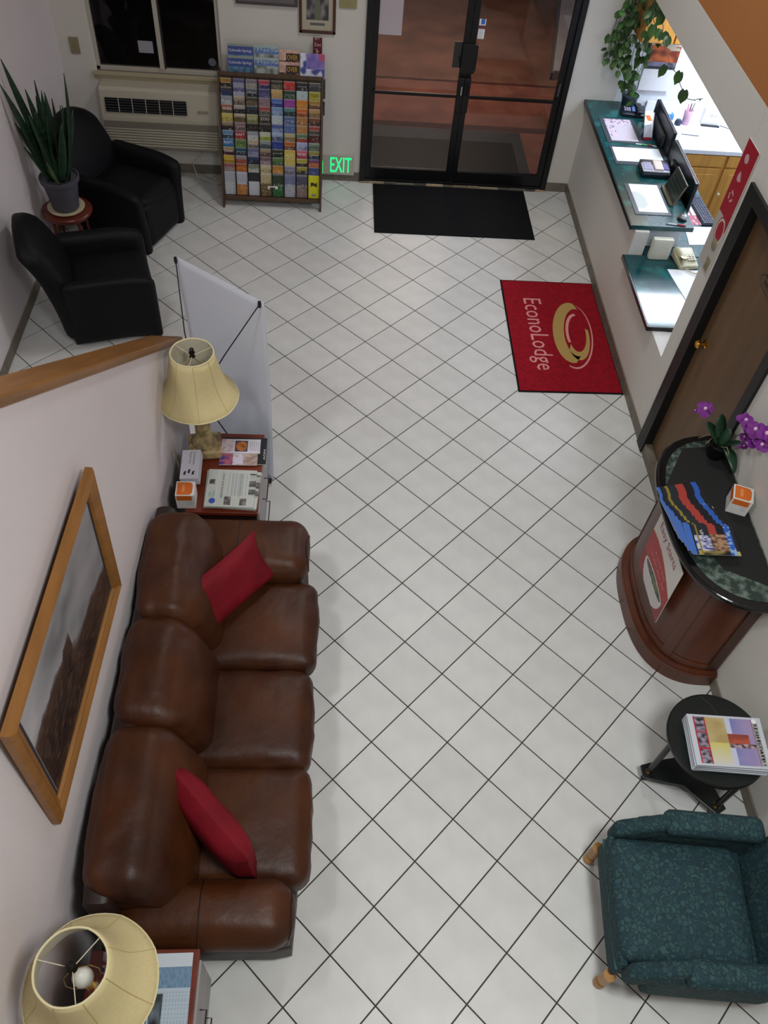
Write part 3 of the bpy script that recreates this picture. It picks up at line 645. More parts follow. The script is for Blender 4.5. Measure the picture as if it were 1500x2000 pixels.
for (y0, y1, far) in ((1.235, 1.665, 1), (-.755, -.45, 0)):
    yc = (y0+y1)/2
    arm = G(WS).rbox((-.80, yc, .51), (.79, y1-y0, .23), .11, 18, (.01, 0, .025), .006, 6).make('armrest', LEATH, sofa, smooth=True)
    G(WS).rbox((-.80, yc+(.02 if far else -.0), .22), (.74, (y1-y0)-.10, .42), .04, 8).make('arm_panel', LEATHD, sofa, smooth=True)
    bvh = BVHTree.FromPolygons([v.co for v in arm.data.vertices], [tuple(p.vertices) for p in arm.data.polygons])
    c0 = Vector((-.80, yc, .51)) + Vector((.87, -.45, 0))
    pts = []
    for i in range(25):
        a = PI*i/24; d = Vector((0, math.cos(a), math.sin(a)*.6)).normalized(); h_ = bvh.ray_cast(c0+Vector((-.02, 0, -.02))+d*.6, -d)[0]
        if h_: pts.append(h_+d*.0005)
    if len(pts) > 3: G().tube(pts, .0035, 5).make('seam', LEATHD, arm, smooth=True)
    pts = []
    for i in range(33):
        a = 2*PI*i/32; d = Vector((1, math.cos(a)*.62, math.sin(a)*.36)).normalized(); h_ = bvh.ray_cast(c0+Vector((.2, 0, 0))+d*.6, -d)[0]
        if h_: pts.append(h_+d*.001)
    if len(pts) > 3: G().tube(pts, .004, 5).make('piping', LEATHD, arm, smooth=True)

def pillow(name, label, o, u, v, w_, h_, t, k):
    M = frame(o, u, v); N = 16; g = G(M); vs = []; fs = []
    for sgn in (1, -1):
        b = len(vs)
        for j in range(N+1):
            for i in range(N+1):
                x = -1+2*i/N; y = -1+2*j/N; e = (1-x**4)*(1-y**4)
                px = x*w_/2*(1-.10*(1-y*y)); py = y*h_/2*(1-.10*(1-x*x))
                z = t/2*math.sqrt(max(0, e))**.9
                z += .006*noise.noise(Vector((x*3, y*3, k+sgn)))*e
                vs.append((px, py, sgn*z))
        for j in range(N):
            for i in range(N):
                a = b+j*(N+1)+i; q = (a, a+1, a+N+2, a+N+1); fs.append(q if sgn > 0 else q[::-1])
    g.add(vs, fs); o_ = g.make(name, RED, smooth=True, ang=75); tag(o_, label, 'cushion', 'red cushions on the sofa'); return o_
# far cushion leans against the armrest and back, near cushion stands on edge
pillow('cushion', 'red cushion leaning on the sofa armrest beside the newspaper table', (-.845, 1.09, .69), (-.36, -.42, 0), (-.15, .13, .36), .60, .34, .11, 1)
pillow('cushion', 'red cushion standing on edge in the sofa corner nearest the viewer', (-.80, -.235, .66), (.40, -.42, .0), (.03, -.10, .9), .60, .36, .17, 5)

# ------------------------------------------------------------------ painting
t = thing('landscape_painting', 'large landscape painting in a moulded oak frame above the sofa', 'painting', (0, 0, 0))
ya, yb, za, zb = -.395, .79, 1.14, 2.02
Mp = frame((wx(ya)+.003, ya, za), (wx(yb)-wx(ya), yb-ya, 0), (0, 0, 1))
Mp = Mp @ Matrix.Rotation(math.radians(2.4), 4, 'X')
PW, PH = yb-ya, zb-za
fp = [(0, 0), (0, .03), (.01, .038), (.026, .043), (.045, .035), (.06, .026), (.072, .026), (.078, .015), (.078, 0)]
def fside(L, M):
    g = G(M); n = len(fp); vs = [(d, d, z) for d, z in fp]+[(L-d, d, z) for d, z in fp]
    g.add(vs, [(i, (i+1) % n, n+(i+1) % n, n+i)[::-1] for i in range(n)]); g.make('frame_rail', OAK, t)
fside(PW, Mp)
fside(PH, Mp @ Matrix.Translation((PW, 0, 0)) @ Matrix.Rotation(PI/2, 4, 'Z'))
fside(PW, Mp @ Matrix.Translation((PW, PH, 0)) @ Matrix.Rotation(PI, 4, 'Z'))
fside(PH, Mp @ Matrix.Translation((0, PH, 0)) @ Matrix.Rotation(-PI/2, 4, 'Z'))
G(Mp).box(.07, PW-.07, .07, PH-.07, .004, .010).make('mat_border', mk('dark_linen', '#2e2a38', .8), t)
def landscape(u, v):
    n1 = nz2(u, v, 3, 3); n2 = nz2(u, v, 9, 4); n3 = nz2(u, v*1.5, 24, 6)
    hor = .50+.10*math.sin(u*5+.8)+.16*n1+.05*n2+(.16 if .38 < u < .5 and n2 > -.1 else 0)-.18*(u > .78)*(u-.78)/.22
    k = max(0, min(1, (v-hor)/.07+.5)); hor0 = hor
    if v > hor+.035:
        return mixc(mixc('#77747a', '#c4c0c4', .5+n1+(.3-u)*.5), '#9a9fa3', .4+.6*n2+.1*n3)
    d = max(0, hor-v)/.5
    if k > 0: return mixc('#42332c', '#8b888c', k*(.7+.6*n3))
    c = mixc('#4a382e', '#171318', min(1, d*1.4)+.3*n2)
    return mixc(c, '#6d5444', max(0, n3)*.7+(.25 if n2 > .35 else 0))
pbox('canvas', Mp @ Matrix.Translation((.105, .10, .011)), PW-.21, PH-.20, .003, 110, 72, landscape, t, mat=CANVAS)

# ------------------------------------------------------------------ end tables
def endtable(name, label, x0, x1, y0, y1, h_):
    t = thing(name, label, 'end table', ((x0+x1)/2, (y0+y1)/2, 0), group='end tables beside the sofa')
    M = Matrix.Translation((-(x0+x1)/2, -(y0+y1)/2, 0))
    G(M).box(x0, x1, y0, y1, h_-.03, h_).make('top', CHERRY, t, bevel=.004)
    G(M).box(x0+.02, x1-.012, y0+.03, y1-.03, .06, h_-.03).make('body', mk('table_body_dark', '#2e1812', .5), t)
    G(M).box(x0+.03, x1-.02, y0+.04, y1-.04, 0, .06).make('plinth', mk('table_body_dark', '#2e1812', .5), t)
    for (za, zb) in ((.085, .31), (.325, h_-.045)):
        d = G(M).box(x1-.012, x1+.006, y0+.035, y1-.035, za, zb).make('drawer', GREYF, t, bevel=.003)
        ym_ = (y0+y1)/2; zz = (za+zb)/2
        G(M).tube([(x1+.005, ym_-.09, zz), (x1+.035, ym_-.09, zz), (x1+.035, ym_+.09, zz), (x1+.005, ym_+.09, zz)], .0035, 6).make('wire_pull', mk('dark_wire', '#2c2228', .4, metal=.6), d)
    return t
endtable('end_table', 'cherry end table with a newspaper stack between sofa and white banner', -1.17, -.725, 1.68, 2.36, .60)
endtable('end_table', 'cherry end table under the nearest lamp at the bottom left corner', -1.27, -.805, -1.36, -.758, .60)

# ------------------------------------------------------------------ lamps
def lamp(name, label, x, y, rot_, base):
    t = thing(name, label, 'table lamp', (x, y, .601), rot_)
    Z = -.601
    N = 8
    def sq(a, z):
        k = (a*N/(2*PI)) % 1; return math.cos(PI/N)/math.cos((k-.5)*2*PI/N)*.15+.85
    pr = [(.246, 1.082), (.246, 1.088), (.226, 1.116), (.200, 1.155), (.176, 1.20), (.157, 1.26), (.147, 1.32), (.134, 1.38), (.1245, 1.43)]
    sh = G().shell([(r, z+Z) for r, z in pr], seg=48, sq=sq).make('lamp_shade', SHADE, t, smooth=True, solid=-.002, ang=60)
    G().shell([(r-.0035, z+Z) for r, z in pr], seg=48, sq=sq).make('shade_lining', SHADEI, sh, smooth=True)
    for k in range(N):
        a = 2*PI*k/N
        G().tube([((r+.0012)*math.cos(a), (r+.0012)*math.sin(a), z+Z) for r, z in pr], .0022, 5).make('seam', mk('shade_seam', '#b8a56c', .7), sh)
    for (r, z, rr) in ((.246, 1.086, .005), (.1250, 1.43, .0045)):
        G().tube([(r*math.cos(2*PI*i/48)*sq(2*PI*i/48, 0), r*math.sin(2*PI*i/48)*sq(2*PI*i/48, 0), z+Z) for i in range(49)], rr, 6).make('shade_trim', mk('trim_cream', '#ded3a6', .7), sh, smooth=True)
    wire = mk('shade_wire', '#cfc8ae', .4)
    for k in range(3):
        a = 2*PI*k/3+.35
        G().tube([(0, 0, 1.405+Z), (.124*math.cos(a), .124*math.sin(a), 1.425+Z)], .002, 5).make('spider_arm', wire, sh)
    g = G().lathe([(.006, 1.395), (.018, 1.40), (.012, 1.415), (.019, 1.43), (.012, 1.445), (.014, 1.455), (0, 1.468)], (0, 0, Z), 12); g.make('finial', mk('dark_bronze', '#15110f', .4, metal=.4), t, smooth=True)
    hp = [(.02, 0, 1.10+Z), (.05, 0, 1.15+Z), (.06, 0, 1.24+Z), (.045, 0, 1.34+Z), (.0, 0, 1.395+Z)]
    G().tube(hp, .002, 6).tube([(-a, b, c) for a, b, c in hp], .002, 6).make('harp', BRASS, t, smooth=True)
    G().lathe([(.014, 1.13), (.02, 1.16), (.036, 1.22), (.036, 1.25), (.02, 1.285), (0, 1.295)], (0, 0, Z), 20).make('bulb', mk('bulb_glass', '#efece2', .3), t, smooth=True)
    G().lathe([(.02, 1.03), (.022, 1.05), (.02, 1.13), (.014, 1.14)], (0, 0, Z), 16).make('socket', BRASS, t, smooth=True)
    if base == 'stone':
        G().rbox((0, 0, .035), (.21, .19, .065), .014, 8, wr=.006, ws=14).make('plinth', STONE, t, smooth=True)
        G().lathe([(.075, .06), (.08, .09), (.06, .12), (.048, .15), (.05, .22), (.044, .32), (.046, .38), (.036, .42), (.02, .44)], (0, 0, 0), 24, sq=lambda a, z: 1+.07*noise.noise(Vector((math.cos(a)*2, math.sin(a)*2, z*16)))).make('column', STONE, t, smooth=True)
    else:
        G().lathe([(.085, 0), (.085, .015), (.04, .03), (.03, .08), (.055, .16), (.06, .24), (.03, .34), (.018, .40), (.018, .44)], (0, 0, 0), 28).make('column', mk('olive_ceramic', '#7c7844', .35, nz=(6, .2)), t, smooth=True)
    return t
lamp('table_lamp', 'cream bell-shaded lamp with a carved stone base beside the white banner', -1.10, 2.205, .15, 'stone')
lamp('table_lamp', 'cream bell-shaded lamp seen from above at the bottom left corner', -1.134, -.969, .5, 'ceramic')

# things on the far end table (top at z .60)
TZ = .601
def news(seed, mono=True, w_=.33, h_=.31):
    def f(u, v):
        n_ = nz2(u, v, 13, seed)
        if .04 < u < .24 and .12 > 1-v and False: return '#fff'
        if (.04 < u < .27 and .47 < v < .62) or (.05 < u < .22 and .17 < v < .29) or (.58 < u < .72 and .83 < v < .95): return mixc('#84807c', '#3c3a3c', .5+n_)
        if v < .14 and .3 < u < .92: return mixc('#3c3a3c', '#b4b4b0', (.15 if nz2(u, 0, 9, 2) > -.1 else .9)+.3*n_)
        if .77 < v < .80: return '#c2c6c4'
        if .30 < u < .9 and v < .62 and int(v*60) % 2: return '#a6aaaa'
        return '#b9bcb6'
    return f
Mn = frame((-.745, 1.70, TZ), (.02, 1, 0), (-1, .02, 0))
for k, (dx, dy, a) in enumerate(((-.0, -.008, -2.5), (.012, .012, 2.0), (-.005, -.012, -1.2), (.0, .006, .6))):
    M = Mn @ Matrix.Translation((dx, dy, k*.0085)) @ Matrix.Rotation(math.radians(a), 4, 'Z')
    o = pbox('newspaper', M, .305, .305, .0078, 44, 44, news(k), edge='#b9bcb8', mat=MATTE)
    tag(o, ['bottom newspaper', 'second newspaper from the bottom', 'third newspaper from the bottom', 'top newspaper with a blue oval masthead'][k]+' of the stack on the far end table', 'newspaper', 'newspapers on the far end table')
    if k == 3:
        G(M @ Matrix.Translation((.045, .26, .0082))).prism([(.022*math.cos(i*PI/10), .020*math.sin(i*PI/10)) for i in range(20)], 0, .0004).make('masthead_oval', TXB, o)
        text('USA', M @ Matrix.Translation((.075, .272, .0078)), .04, .014, mk('teal_ink', '#4c8c9c'), o); text('TODAY', M @ Matrix.Translation((.075, .25, .0078)), .055, .014, mk('teal_ink', '#4c8c9c'), o)
        text('RISE BUOYED UP BY US PILOT', M @ Matrix.Translation((.07, .20, .0078)), .205, .013, TXK, o)
        text('Conservatives, defense hawks', M @ Matrix.Translation((.08, .09, .0078)), .19, .008, TXK, o)
# leaflets by the lamp
def flyer(kind):
    def f(u, v):
        n_ = nz2(u, v, 8, kind+20)
        if kind == 3:
            if .34 < u < .68 and .1 < v < .9: return mixc('#c87828', '#5c3018', .3+n_) if (u-.52)**2/.02+(v-.5)**2/.11 < 1 else '#4c3c58'
            if u > .72 and int(u*40) % 2 and .15 < v < .85: return '#a8a8b4'
            if u < .3 and abs(n_) > .25: return '#cfa0a8'
            return '#d4ced6'
        if kind == 2: return mixc('#b05c68', '#403a84', .5+n_*1.6) if u < .36 else ('#c8c4d0' if u < .62 and n_ < .2 else mixc('#8c7468', '#c0a8a0', .5+n_))
        return '#16161c' if kind == 1 else '#3c2030'
    return f
Mf = frame((-1.0, 2.075, TZ), (1, .015, 0), (0, 1, 0))
for k, (dx, dy, w_, h_, lb) in enumerate(((.01, .09, .27, .15, 'dark maroon brochure, lowest under the leaflets by the carved lamp'), (.025, .0, .275, .235, 'black brochure with white lettering under the leaflets by the carved lamp'), (-.0, -.012, .245, .15, 'red and blue photo leaflet below the white one by the carved lamp'), (.004, .085, .255, .125, 'white leaflet with an orange food photo, topmost by the carved lamp'))):
    M = Mf @ Matrix.Translation((dx, dy, k*.006))
    o = pbox('brochure', M, w_, h_, .0055, 40, 18, flyer(k)); tag(o, lb, 'brochure', 'brochures by the carved lamp')
    if k == 1: text('NOV', M @ Matrix.Translation((.255, .13, .0055)) @ Matrix.Rotation(-PI/2, 4, 'Z'), .09, .014, TXW, o)
# white card holder and tissue box
def tissue(x, y, z, rz, label, w_=.115, h_=.125):
    t = thing('tissue_box', label, 'tissue box', (x, y, z), rz)
    G().box(-w_/2, w_/2, -w_/2, w_/2, 0, h_).make('carton', mk('carton_white', '#dcdad8', .6), t, bevel=.002)
    OR = mk('orange_print', '#d2691e', .55); ORL = mk('orange_light', '#e08a4c', .55); e = .0006; a = w_/2
    pts = [(-a+.008, -a+.006), (a*.55, -a+.006), (a*.75, -a*.6), (a*.78, a-.035), (a*.6, a-.014), (a*.3, a-.01), (-a+.008, a-.008)]
    G().prism(pts, h_, h_+e).make('top_print', OR, t)
    G().box(-a+.008, a*.72, -a-e, -a, h_*.62, h_-.006).make('side_print', OR, t)
    G().box(-a-e, -a, -a+.008, a-.01, h_*.62, h_-.006).make('side_print', OR, t)
    G().rbox((-.012, .0, h_+.001), (.018, .06, .002), .001, 2).make('opening_slot', ORL, t)
    G().box(.01, .04, -a-e, -a, h_*.34, h_*.36).box(.01, .04, -a-e, -a, h_*.5, h_*.52).make('small_print', TXC, t)
    return t
tissue(-1.165, 1.765, TZ, .03, 'white and orange tissue box at the sofa end of the far end table')
t = thing('card_holder', 'tilted white folder with small black figures behind the tissue box', 'folder', (0, 0, 0))
Mc = frame((-1.215, 1.86, TZ+.10), (.115, .0, .01), (.0, .20, .03))
G(Mc).box(0, .115, 0, .215, -.07, .004).make('folder', mk('folder_white', '#cdccd8', .6), t, bevel=.002)
for i in range(3): G(Mc).prism([(x*.02+.02+.026*i, y*.032+.025+.012*(i % 2)) for x, y in ((0, 0), (.4, .2), (.5, 0), (.8, .1), (.7, .5), (1, .8), (.5, 1), (.2, .7))], .004, .0046).make('figure_print', TXK, t)
text('Thank You', Mc @ Matrix.Translation((.05, .2, .004)) @ Matrix.Rotation(-PI/2, 4, 'Z'), .09, .012, TXK, t); text('Comments', Mc @ Matrix.Translation((.075, .2, .004)) @ Matrix.Rotation(-PI/2, 4, 'Z'), .10, .012, TXK, t)
o = G().tube([(-1.20, 1.92, .61), (-1.235, 1.98, .64), (-1.255, 2.03, .70), (-1.262, 2.05, .76)], [.0035]*4).make('lamp_cord', mk('cord_green', '#7a7848', .5), smooth=True); tag(o, 'thin olive cord rising against the wall behind the folder', 'cord')
# near end table contents
def bluenews(u, v):
    if v > .86: return '#c4ccd4'
    if v > .66: return mixc('#5c7c9c', '#7c94ac', .5+nz2(u, v, 20))
    if .03 < u < .36 and .2 < v < .62: return mixc('#14181c', '#6c7880', .4+nz2(u, v, 8, 3))
    return '#9cacb8' if int(u*26) % 2 and int(v*70) % 2 else '#aebcc8'
# sheets read upright from the viewer's side
M = frame((-1.0, -1.20, TZ), (1, .02, 0), (0, 1, 0))
for k in range(3):
    o = pbox('newspaper', M @ Matrix.Translation((-.015+.012*k, .0+.01*k, k*.007)), .17, .40, .0068, 26, 60, bluenews, edge='#c4ccd4', mat=MATTE)
    tag(o, ['lowest', 'middle', 'topmost blue-headed'][k]+' newspaper of the stack on the nearest end table', 'newspaper', 'newspapers on the nearest end table')
def redmag(u, v):
    n_ = nz2(u, v, 5, 8); return '#7c1424' if n_ > .08 else (mixc('#c8c0d0', '#3c3c7c', .5+n_*2) if n_ > -.25 else '#2c2040')
o = pbox('magazine', frame((-1.20, -.93, TZ), (1, .1, 0), (-.1, 1, 0)), .19, .17, .008, 20, 20, redmag); tag(o, 'red and white magazine seen through the nearest lamp shade', 'magazine')

# ------------------------------------------------------------------ banner stand (seen from the back)
bn = thing('banner_stand', 'plain white banner on a black X-shaped stand beside the sofa end table', 'banner', (0, 0, 0))
A = Vector((-.69, 2.435, .03)); B = Vector((-1.265, 2.86, .03)); Hb = 1.60; d_ = (B-A).normalized(); nb = Vector((-d_.y, d_.x, 0)); nb = nb if nb.y < 0 else -nb
g = G(); N1, N2 = 18, 26; vs = []
for j in range(N2+1):
    for i in range(N1+1):
        u = i/N1; v = j/N2; p = A+(B-A)*u+Vector((0, 0, Hb*v)); sag = .02*math.sin(PI*u)*(1-abs(2*v-1))+.012*math.sin(v*PI)*(1 if u < .08 else 0)
        q = p-nb*(.05*4*v*(1-v)*.5+sag)
        q += (A+B)/2*0
        edge = .035*math.sin(PI*v); q += (d_*edge*(1-2*u)*.5)
        vs.append(q)
fs = [(j*(N1+1)+i, j*(N1+1)+i+1, (j+1)*(N1+1)+i+1, (j+1)*(N1+1)+i) for j in range(N2) for i in range(N1)]
g.add(vs, fs).make('banner_sheet', BANM, bn, smooth=True, solid=.002)
hub = (A+B)/2+Vector((0, 0, .84))+nb*.27; POLE = mk('black_pole', '#0e0f16', .4)
for (P, zt) in ((A+d_*.025, Hb-.02), (B-d_*.025, Hb-.02), (A+d_*.02, .0), (B-d_*.02, .0)):
    e = P+Vector((0, 0, zt if zt else .0))+nb*.012
    g = G().tube([hub, hub*.5+e*.5+nb*.03, e], [.0045, .004, .0035], 8); g.make('pole', POLE, bn, smooth=True)
    G().lathe([(.009, -.02), (.011, 0), (.009, .02)], tuple(e), 10).make('corner_clip', POLE, bn, smooth=True)
G().lathe([(.018, -.03), (.022, 0), (.018, .03)], tuple(hub), 14).make('hub', POLE, bn, smooth=True)
G().tube([A+d_*.02+nb*.012-Vector((0,0,.02)), A+d_*.16+nb*.10-Vector((0,0,.022))], .004, 6).make('foot_bar', POLE, bn)

# ------------------------------------------------------------------ black club chairs
def clubchair(label, x, y, rz):
    t = thing('club_chair', label, 'armchair', (x, y, 0), rz, 'black club chairs by the left wall')
    # faces +x; width .66, depth .80
    G().rbox((.06, 0, .22), (.66, .50, .40), .05, 10, (.0, 0, .01)).make('seat_base', BLEATH, t, smooth=True)
    G().rbox((.07, 0, .41), (.60, .46, .12), .05, 12, (.01, 0, .03)).make('seat_cushion', BLEATH, t, smooth=True)
    def bl(p):
        q = p.copy(); k = (p.z+.42)/.84; q.x -= .20*k*k; q.y *= 1-.10*max(0, k-.5)*2; q.z -= .10*(p.y/.33)**2*max(0, k-.6)/.4; return q
    G().rbox((-.25, 0, .50), (.17, .66, .86), .07, 16, (.02, 0, .02), shear=bl).make('backrest', BLEATH, t, smooth=True)
    for s_ in (-1, 1):
        def al(p, s_=s_):
            q = p.copy(); k = (p.z+.3)/.6; q.y += s_*.045*k*k; q.z -= .06*max(0, (p.x-.05)/.3)**2; return q
        a = G().rbox((.055, s_*.275, .315), (.68, .11, .58), .05, 14, (.0, .01, .0), shear=al).make('armrest', BLEATH, t, smooth=True)
        G().tube([(x_, s_*(.315+.0), .60-.06*max(0, (x_)/.3)**2*(1 if x_ > 0 else 0)) for x_ in (-.22, -.1, 0, .1, .2, .3, .37)], .005, 6).make('piping', mk('black_piping', '#1c1d22', .4), a, smooth=True)
    for sx in (-.26, .34):
        for sy in (-.25, .25): G().box(sx-.02, sx+.02, sy-.02, sy+.02, 0, .05).make('leg', BLKP, t)
    t.scale = (1.05, 1.06, 1.05)
    return t
clubchair('black club chair in front of the wall air conditioner', -2.245, 5.64, math.radians(-22.8))
clubchair('black club chair nearer the viewer, just beyond the oak-capped stair wall', -2.20, 4.25, math.radians(16.9))

# plant stand and snake plant
px, py = -2.62, 5.10
t = thing('plant_stand', 'round reddish wooden plant stand between the two black chairs', 'plant stand', (px, py, 0))
MAH = mk('mahogany', '#5e2418', .3, nz=(5, .25))
G().lathe([(.18, .455), (.205, .46), (.215, .475), (.215, .487), (.205, .50), (0, .50)], seg=36).make('top', MAH, t, smooth=True)
for k in range(4):
    a = PI/4+k*PI/2; c, s_ = math.cos(a), math.sin(a)
    G().tube([(.15*c, .15*s_, .456), (.155*c, .155*s_, .3), (.165*c, .165*s_, .12), (.19*c, .19*s_, 0)], [.017, .015, .013, .014], 8).make('leg', MAH, t, smooth=True)
G().lathe([(.13, .15), (.14, .155), (.14, .165), (0, .17)], seg=24).make('lower_shelf', MAH, t, smooth=True)
o = G(Matrix.Translation((px, py, .501))).lathe([(.12, 0), (.155, .012), (.158, .022), (.14, .02), (.11, .01), (0, .01)], seg=32).make('saucer', SAUCER, smooth=True); tag(o, 'cream saucer under the grey pot on the plant stand', 'saucer')
t = thing('snake_plant', 'tall dark snake plant in a grey pot on the plant stand', 'potted plant', (px, py, .513))
G().lathe([(.105, 0), (.112, .01), (.145, .25), (.162, .252), (.165, .285), (.155, .288), (.148, .262), (.13, .255)], seg=36).make('pot', POTG, t, smooth=True)
G().lathe([(.145, .24), (0, .25)], seg=24).make('soil', SOIL, t)
def blade(base, tip, wd, bend, m, tw=0):
    b = Vector(base); e = Vector(tip); d = e-b; side = d.cross(Vector((math.cos(tw), math.sin(tw), .1))).normalized(); nrm = side.cross(d).normalized()
    if side.length < .5: side = Vector((1, 0, 0))
    vs = []; n = 10
    for i in range(n+1):
        s_ = i/n; p = b+d*s_+Vector((0, 0, 1))*0+nrm*bend*math.sin(PI*s_); ww = wd*(.55+.9*s_-1.45*s_**3 if s_ < 1 else 0)*.5*(1 if s_ < .97 else .3)
        ww = max(ww, .0015); vs += [p-side*ww+nrm*ww*.25, p-nrm*.002, p+side*ww+nrm*ww*.25]
    fs = []
    for i in range(n):
        a = 3*i; fs += [(a, a+1, a+4, a+3), (a+1, a+2, a+5, a+4)]
    return G().add(vs, fs).make('leaf', m, t, smooth=True, solid=.003)
tips = [(-2.832, 5.1, 1.729, .06), (-2.845, 4.98, 1.60, .06), (-2.62, 5.1, 1.585, .075), (-2.716, 5.12, 1.501, .06), (-2.569, 5.05, 1.533, .06), (-2.383, 5.1, 1.651, .06), (-2.845, 5.05, 1.266, .055), (-2.85, 5.12, 1.03, .035), (-2.80, 5.2, 1.209, .05), (-2.392, 5.15, 1.348, .06), (-2.80, 5.15, 1.424, .05), (-2.496, 5.18, 1.362, .06), (-2.64, 5.0, 1.40, .075), (-2.70, 5.0, 1.36, .075), (-2.55, 4.98, 1.38, .07), (-2.46, 5.0, 1.30, .065), (-2.60, 5.2, 1.45, .07), (-2.52, 5.1, 1.45, .07), (-2.67, 5.18, 1.42, .07), (-2.44, 5.06, 1.42, .06), (-2.74, 5.05, 1.30, .06)]
for k, (x, y, z, wd) in enumerate(tips):
    a = k*2.4; r_ = .03+.05*((k*37) % 10)/10
    ex, ey = x-px, y-py; bx_, by_ = r_*math.cos(a)*.6+ex*.22, r_*math.sin(a)*.6+ey*.22
    blade((bx_, by_, .245), (ex, ey, z-.513), wd*1.25, .02*(1 if k % 2 else -1), SNAKE, tw=-1.2+.5*(k % 3))
blade((.02, -.09, .25), (-.03, -.11, .46), .035, .01, SNAKEV, tw=-1.5)

# ------------------------------------------------------------------ green armchair
gc = thing('green_armchair', 'green damask armchair at the lower right, facing the sofa', 'armchair', (1.55, -.56, 0), math.radians(-5.3))
# local: faces -x; front edge at x=-.40, seat y -.31..+.31
G().rbox((-.04, 0, .30), (.70, .60, .16), .03, 10).make('seat_frame', GREENF, gc, smooth=True)
G().rbox((-.09, 0, .43), (.62, .56, .13), .045, 16, (.02, 0, .02)).make('seat_cushion', GREENF, gc, smooth=True)
G().rbox((-.385, 0, .33), (.05, .60, .22), .022, 10, (.01, 0, 0)).make('front_panel', GREENF, gc, smooth=True)
def bk(p):
    q = p.copy(); q.x += .22*(p.z+.4)/.8; return q
G().rbox((.33, 0, .68), (.14, .66, .80), .06, 16, (.02, 0, .02), shear=bk).make('backrest', GREENF, gc, smooth=True)
for s_ in (-1, 1):
    ar = G().rbox((.03, s_*.335, .405), (.62, .085, .33), .03, 10).make('arm_panel', GREENF, gc, smooth=True)
    G().rbox((.085, s_*.335, .600), (.50, .125, .085), .04, 14, (0, 0, .01)).make('armrest', GREENF, gc, smooth=True)
    def wing(p, s_=s_):
        q = p.copy(); q.z += -.02-.28*max(0, (-p.x)/.18)*.5+.0; q.y -= s_*.0; return q
    G().rbox((-.265, s_*.325, .50), (.24, .08, .16), .035, 10, shear=lambda p: Vector((p.x, p.y, p.z+(p.x)*.75))).make('arm_slope', GREENF, gc, smooth=True)
G().tube([(-.405, -.30, .36), (-.412, 0, .385), (-.405, .30, .36)], .008, 6).make('front_piping', GREENP, gc, smooth=True)
for sx in (-.36, .36):
    for sy in (-.30, .30):
        G().lathe([(.012, 0), (.027, .012), (.030, .03), (.024, .05), (.014, .062), (.020, .075), (.028, .10), (.030, .14), (.026, .18), (.030, .22)], (sx+(-.035 if sx < 0 else .03), sy, 0), 18).make('leg', PINE, gc, smooth=True)

# ------------------------------------------------------------------ black round side table with magazines
bt = thing('side_table', 'small round black side table with three legs beside the green armchair', 'side table', (1.835, .24, 0))
G().lathe([(.20, .52), (.262, .522), (.270, .53), (.270, .545), (.262, .553), (0, .553)], seg=48).make('top', BTBL, bt, smooth=True)
G().tube([(-.03, .255, .5545), (.02, .2, .5545), (.04, .14, .5545)], .0009, 5).make('scratch', mk('scratch', '#4c5652', .5), bt)
pts = []
for k in range(3):
    a0 = PI+k*2*PI/3; a1 = a0+2*PI/3
    for da in (-.13, .13): pts.append((.275*math.cos(a0+da), .275*math.sin(a0+da)))
    for q in range(1, 8):
        s_ = q/8; a = a0+.13+(a1-.13-a0-.13)*s_; r_ = .275-.175*math.sin(PI*s_)**.6
        pts.append((r_*math.cos(a), r_*math.sin(a)))
G().prism(pts, .085, .105).make('lower_shelf', BTBL, bt, bevel=.003)
for k in range(3):
    a = PI+k*2*PI/3; c, s_ = math.cos(a), math.sin(a)
    leg = G().tube([(.232*c, .232*s_, 0), (.232*c, .232*s_, .524)], .017, 12).make('leg', BTBL, bt, smooth=True)
    G().lathe([(.0195, 0), (.0195, .022)], (.232*c, .232*s_, .50), 12).make('brass_cap', BRASS, leg, smooth=True)
    G().lathe([(.0195, 0), (.0195, .006)], (.232*c, .232*s_, .105), 12).make('brass_ring', BRASS, leg, smooth=True)
def gmag(u, v):   # local u = along -y (printed right), v = along +x (printed up) handled by frame
    n_ = nz2(u, v, 6, 12); n3 = nz2(u, v, 16, 13)
    if u < .05 or u > .95 or v < .07 or v > .95: return '#bfc3cb'
    if v > .86:
        return '#2c3434' if int(u*34) % 2 and .89 < v < .93 else ('#8c6c80' if v < .88 else '#a8a8a4')
    if v < .24:
        k = (u*3.05) % 1
        if v > .22 or v < .085 or k < .07: return '#a8283c'
        return mixc('#9c8ca0', '#1c2428', .45+n3*1.3)
    if v < .5: return mixc('#b8a878', '#a8905c', .5+n_) if u < .55 else (mixc('#c8bc58', '#c8c4b8', (u-.5)*2.2))
    if .36 < u < .55 and v < .78: return mixc('#b8543c', '#8c3c30', .5+n_*1.5)
    if .55 < u < .63 and v < .86: return mixc('#3c2430', '#b89ca0', .4+n3*1.6)
    if v < .58: return '#bcc0d4'
    return mixc('#7878b0', '#a08cb0', (v-.55)*2.8+.4*n_)
zt = .5545
